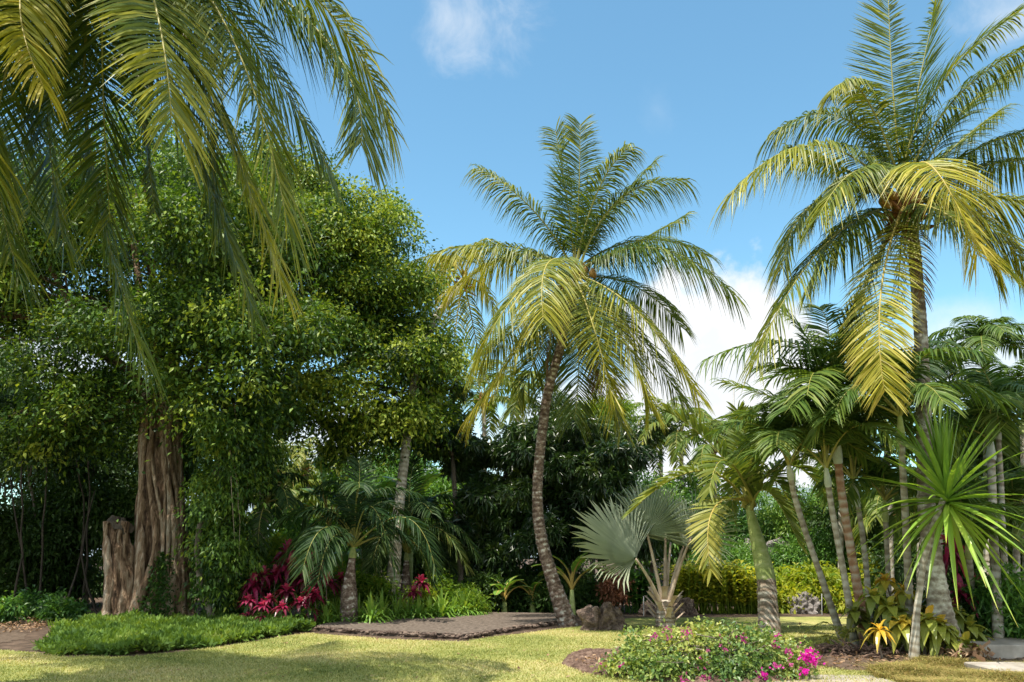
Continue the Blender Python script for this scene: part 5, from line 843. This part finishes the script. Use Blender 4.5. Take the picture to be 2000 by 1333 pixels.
# dry ground cover at the lower right
xy = scatter(rg, wob([p[:2] for p in [G(1690, 1318), G(1740, 1303), G(1800, 1297), G(1900, 1298), G(2050, 1303), (9.5, 9.5), (5.2, 9.5), G(1740, 1334)]], rg, .15, 5), 70000)
m_ = MB(); xy = xy + .05 * np.sin(xy[:, ::-1] * 9); Pt, Wd = blades(rg, xy, .15 + .07 * np.sin(xy[:, 0] * 3 + 1) * np.sin(xy[:, 1] * 4), .008, 1.6); m_.strips(Pt, Wd, rg.random(len(xy))); o = m_.build('dry_ground_cover', drygrass); o['kind'] = 'stuff'; tag(o, 'low dry yellow brown ground cover at the lower right corner', 'ground cover')
xy = scatter(rg, lawn_poly, 1600, 10, 21); n = len(xy); pos = np.concatenate([xy, np.full((n, 1), .04)], 1); d = nrm(rg.normal(size=(n, 3)) * (1, 1, .2)); s = nrm(np.cross(d, (0, 0, 1))); L_ = .04 + .06 * rg.random(n) ** 2
m_ = MB(); m_.add(np.stack([pos, pos + d * L_[:, None] * .5 + s * L_[:, None] * .25, pos + d * L_[:, None], pos + d * L_[:, None] * .5 - s * L_[:, None] * .25], 1), np.arange(n * 4).reshape(-1, 4), np.repeat(rg.random(n), 4)); o = m_.build('fallen_leaves', drymat); o['kind'] = 'stuff'; tag(o, 'small fallen leaves scattered over the open lawn', 'leaf litter')
# litter on the shaded ground
for (nm, poly, n_, mt, lab) in (('leaf_litter', [GY(-150, 17.5), GY(80, 18.5), GY(130, 30), GY(-150, 30)], 22000, drymat, 'scattered dry leaves on the shaded path at left'), ('dry_leaves', [G(1110, 1295), G(1240, 1276), GY(1700, 14), GY(1950, 15), G(1850, 1300), G(1600, 1315), G(1300, 1325), G(1160, 1316)], 5000, drymat, 'fallen dry leaves strewn over the mulch beds at right')):
    xy = scatter(rg, [p[:2] for p in poly], n_); n = len(xy); pos = np.concatenate([xy, .03 + .07 * rg.random((n, 1))], 1); d = nrm(rg.normal(size=(n, 3)) * (1, 1, .3)); s = nrm(np.cross(d, rg.normal(size=(n, 3)) * .4 + (0, 0, 1))); L_ = .05 + .05 * rg.random(n)
    m_ = MB(); m_.add(np.stack([pos, pos + d * L_[:, None] * .5 + s * L_[:, None] * .2, pos + d * L_[:, None], pos + d * L_[:, None] * .5 - s * L_[:, None] * .2], 1), np.arange(n * 4).reshape(-1, 4), np.repeat(rg.random(n), 4)); o = m_.build(nm, mt); o['kind'] = 'stuff'; tag(o, lab, 'leaf litter')

# ------------------------------------------------------------------ built bits
def slab(name, label, px0, px1, Yf_, Yb_, h, mat, cat='step'):
    a = GY(px0, Yf_); b = GY(px1, Yf_); m_ = MB(); bv = .015; rows = []
    x0, x1 = a[0], b[0]
    for (ins, z) in ((0, -.05), (0, h - bv), (bv, h), (.4, h)):
        i_ = min(ins, 1e9); rows.append([(x0 + i_, Yf_ + i_, z), (x1 - i_, Yf_ + i_, z), (x1 - i_, Yb_ - i_, z), (x0 + i_, Yb_ - i_, z)])
    rows.append([((x0 + x1) / 2, (Yf_ + Yb_) / 2, h)] * 4); m_.grid(np.array(rows), .5, 0, False, True); o = m_.build(name, mat, None, (x0, Yf_, 0)); return tag(o, label, cat)
slab('concrete_step', 'low grey concrete step cut by the right edge', 1924, 2200, 13.5, 15.4, .25, concrete_m)
slab('concrete_step', 'lowest concrete slab corner at the bottom right', 1956, 2200, 11.6, 12.5, .12, concrete_m)
def post(name, label, px, Y, pytop, r, mat, cat):
    b = GY(px, Y); t_ = P(px, pytop, Y); m_ = MB(); m_.tube(np.stack([b - (0, 0, .1), b * .5 + t_ * .5, t_]), [r, r, r * .8], 8); o = m_.build(name, mat, None, b); return tag(o, label, cat)
post('garden_stake', 'thin grey stake at the back lawn between the boulders and silver fan palm', 1257, 23.6, 1165, .015, metal_m, 'stake')
post('garden_stake', 'thin grey stake standing by the rounded dark boulder', 1605, 24.0, 1160, .015, metal_m, 'stake')
post('utility_pole', 'tall thin dark pole against the white cloud, right of the centre palm', 1433, 60, 755, .10, metal_m, 'pole')
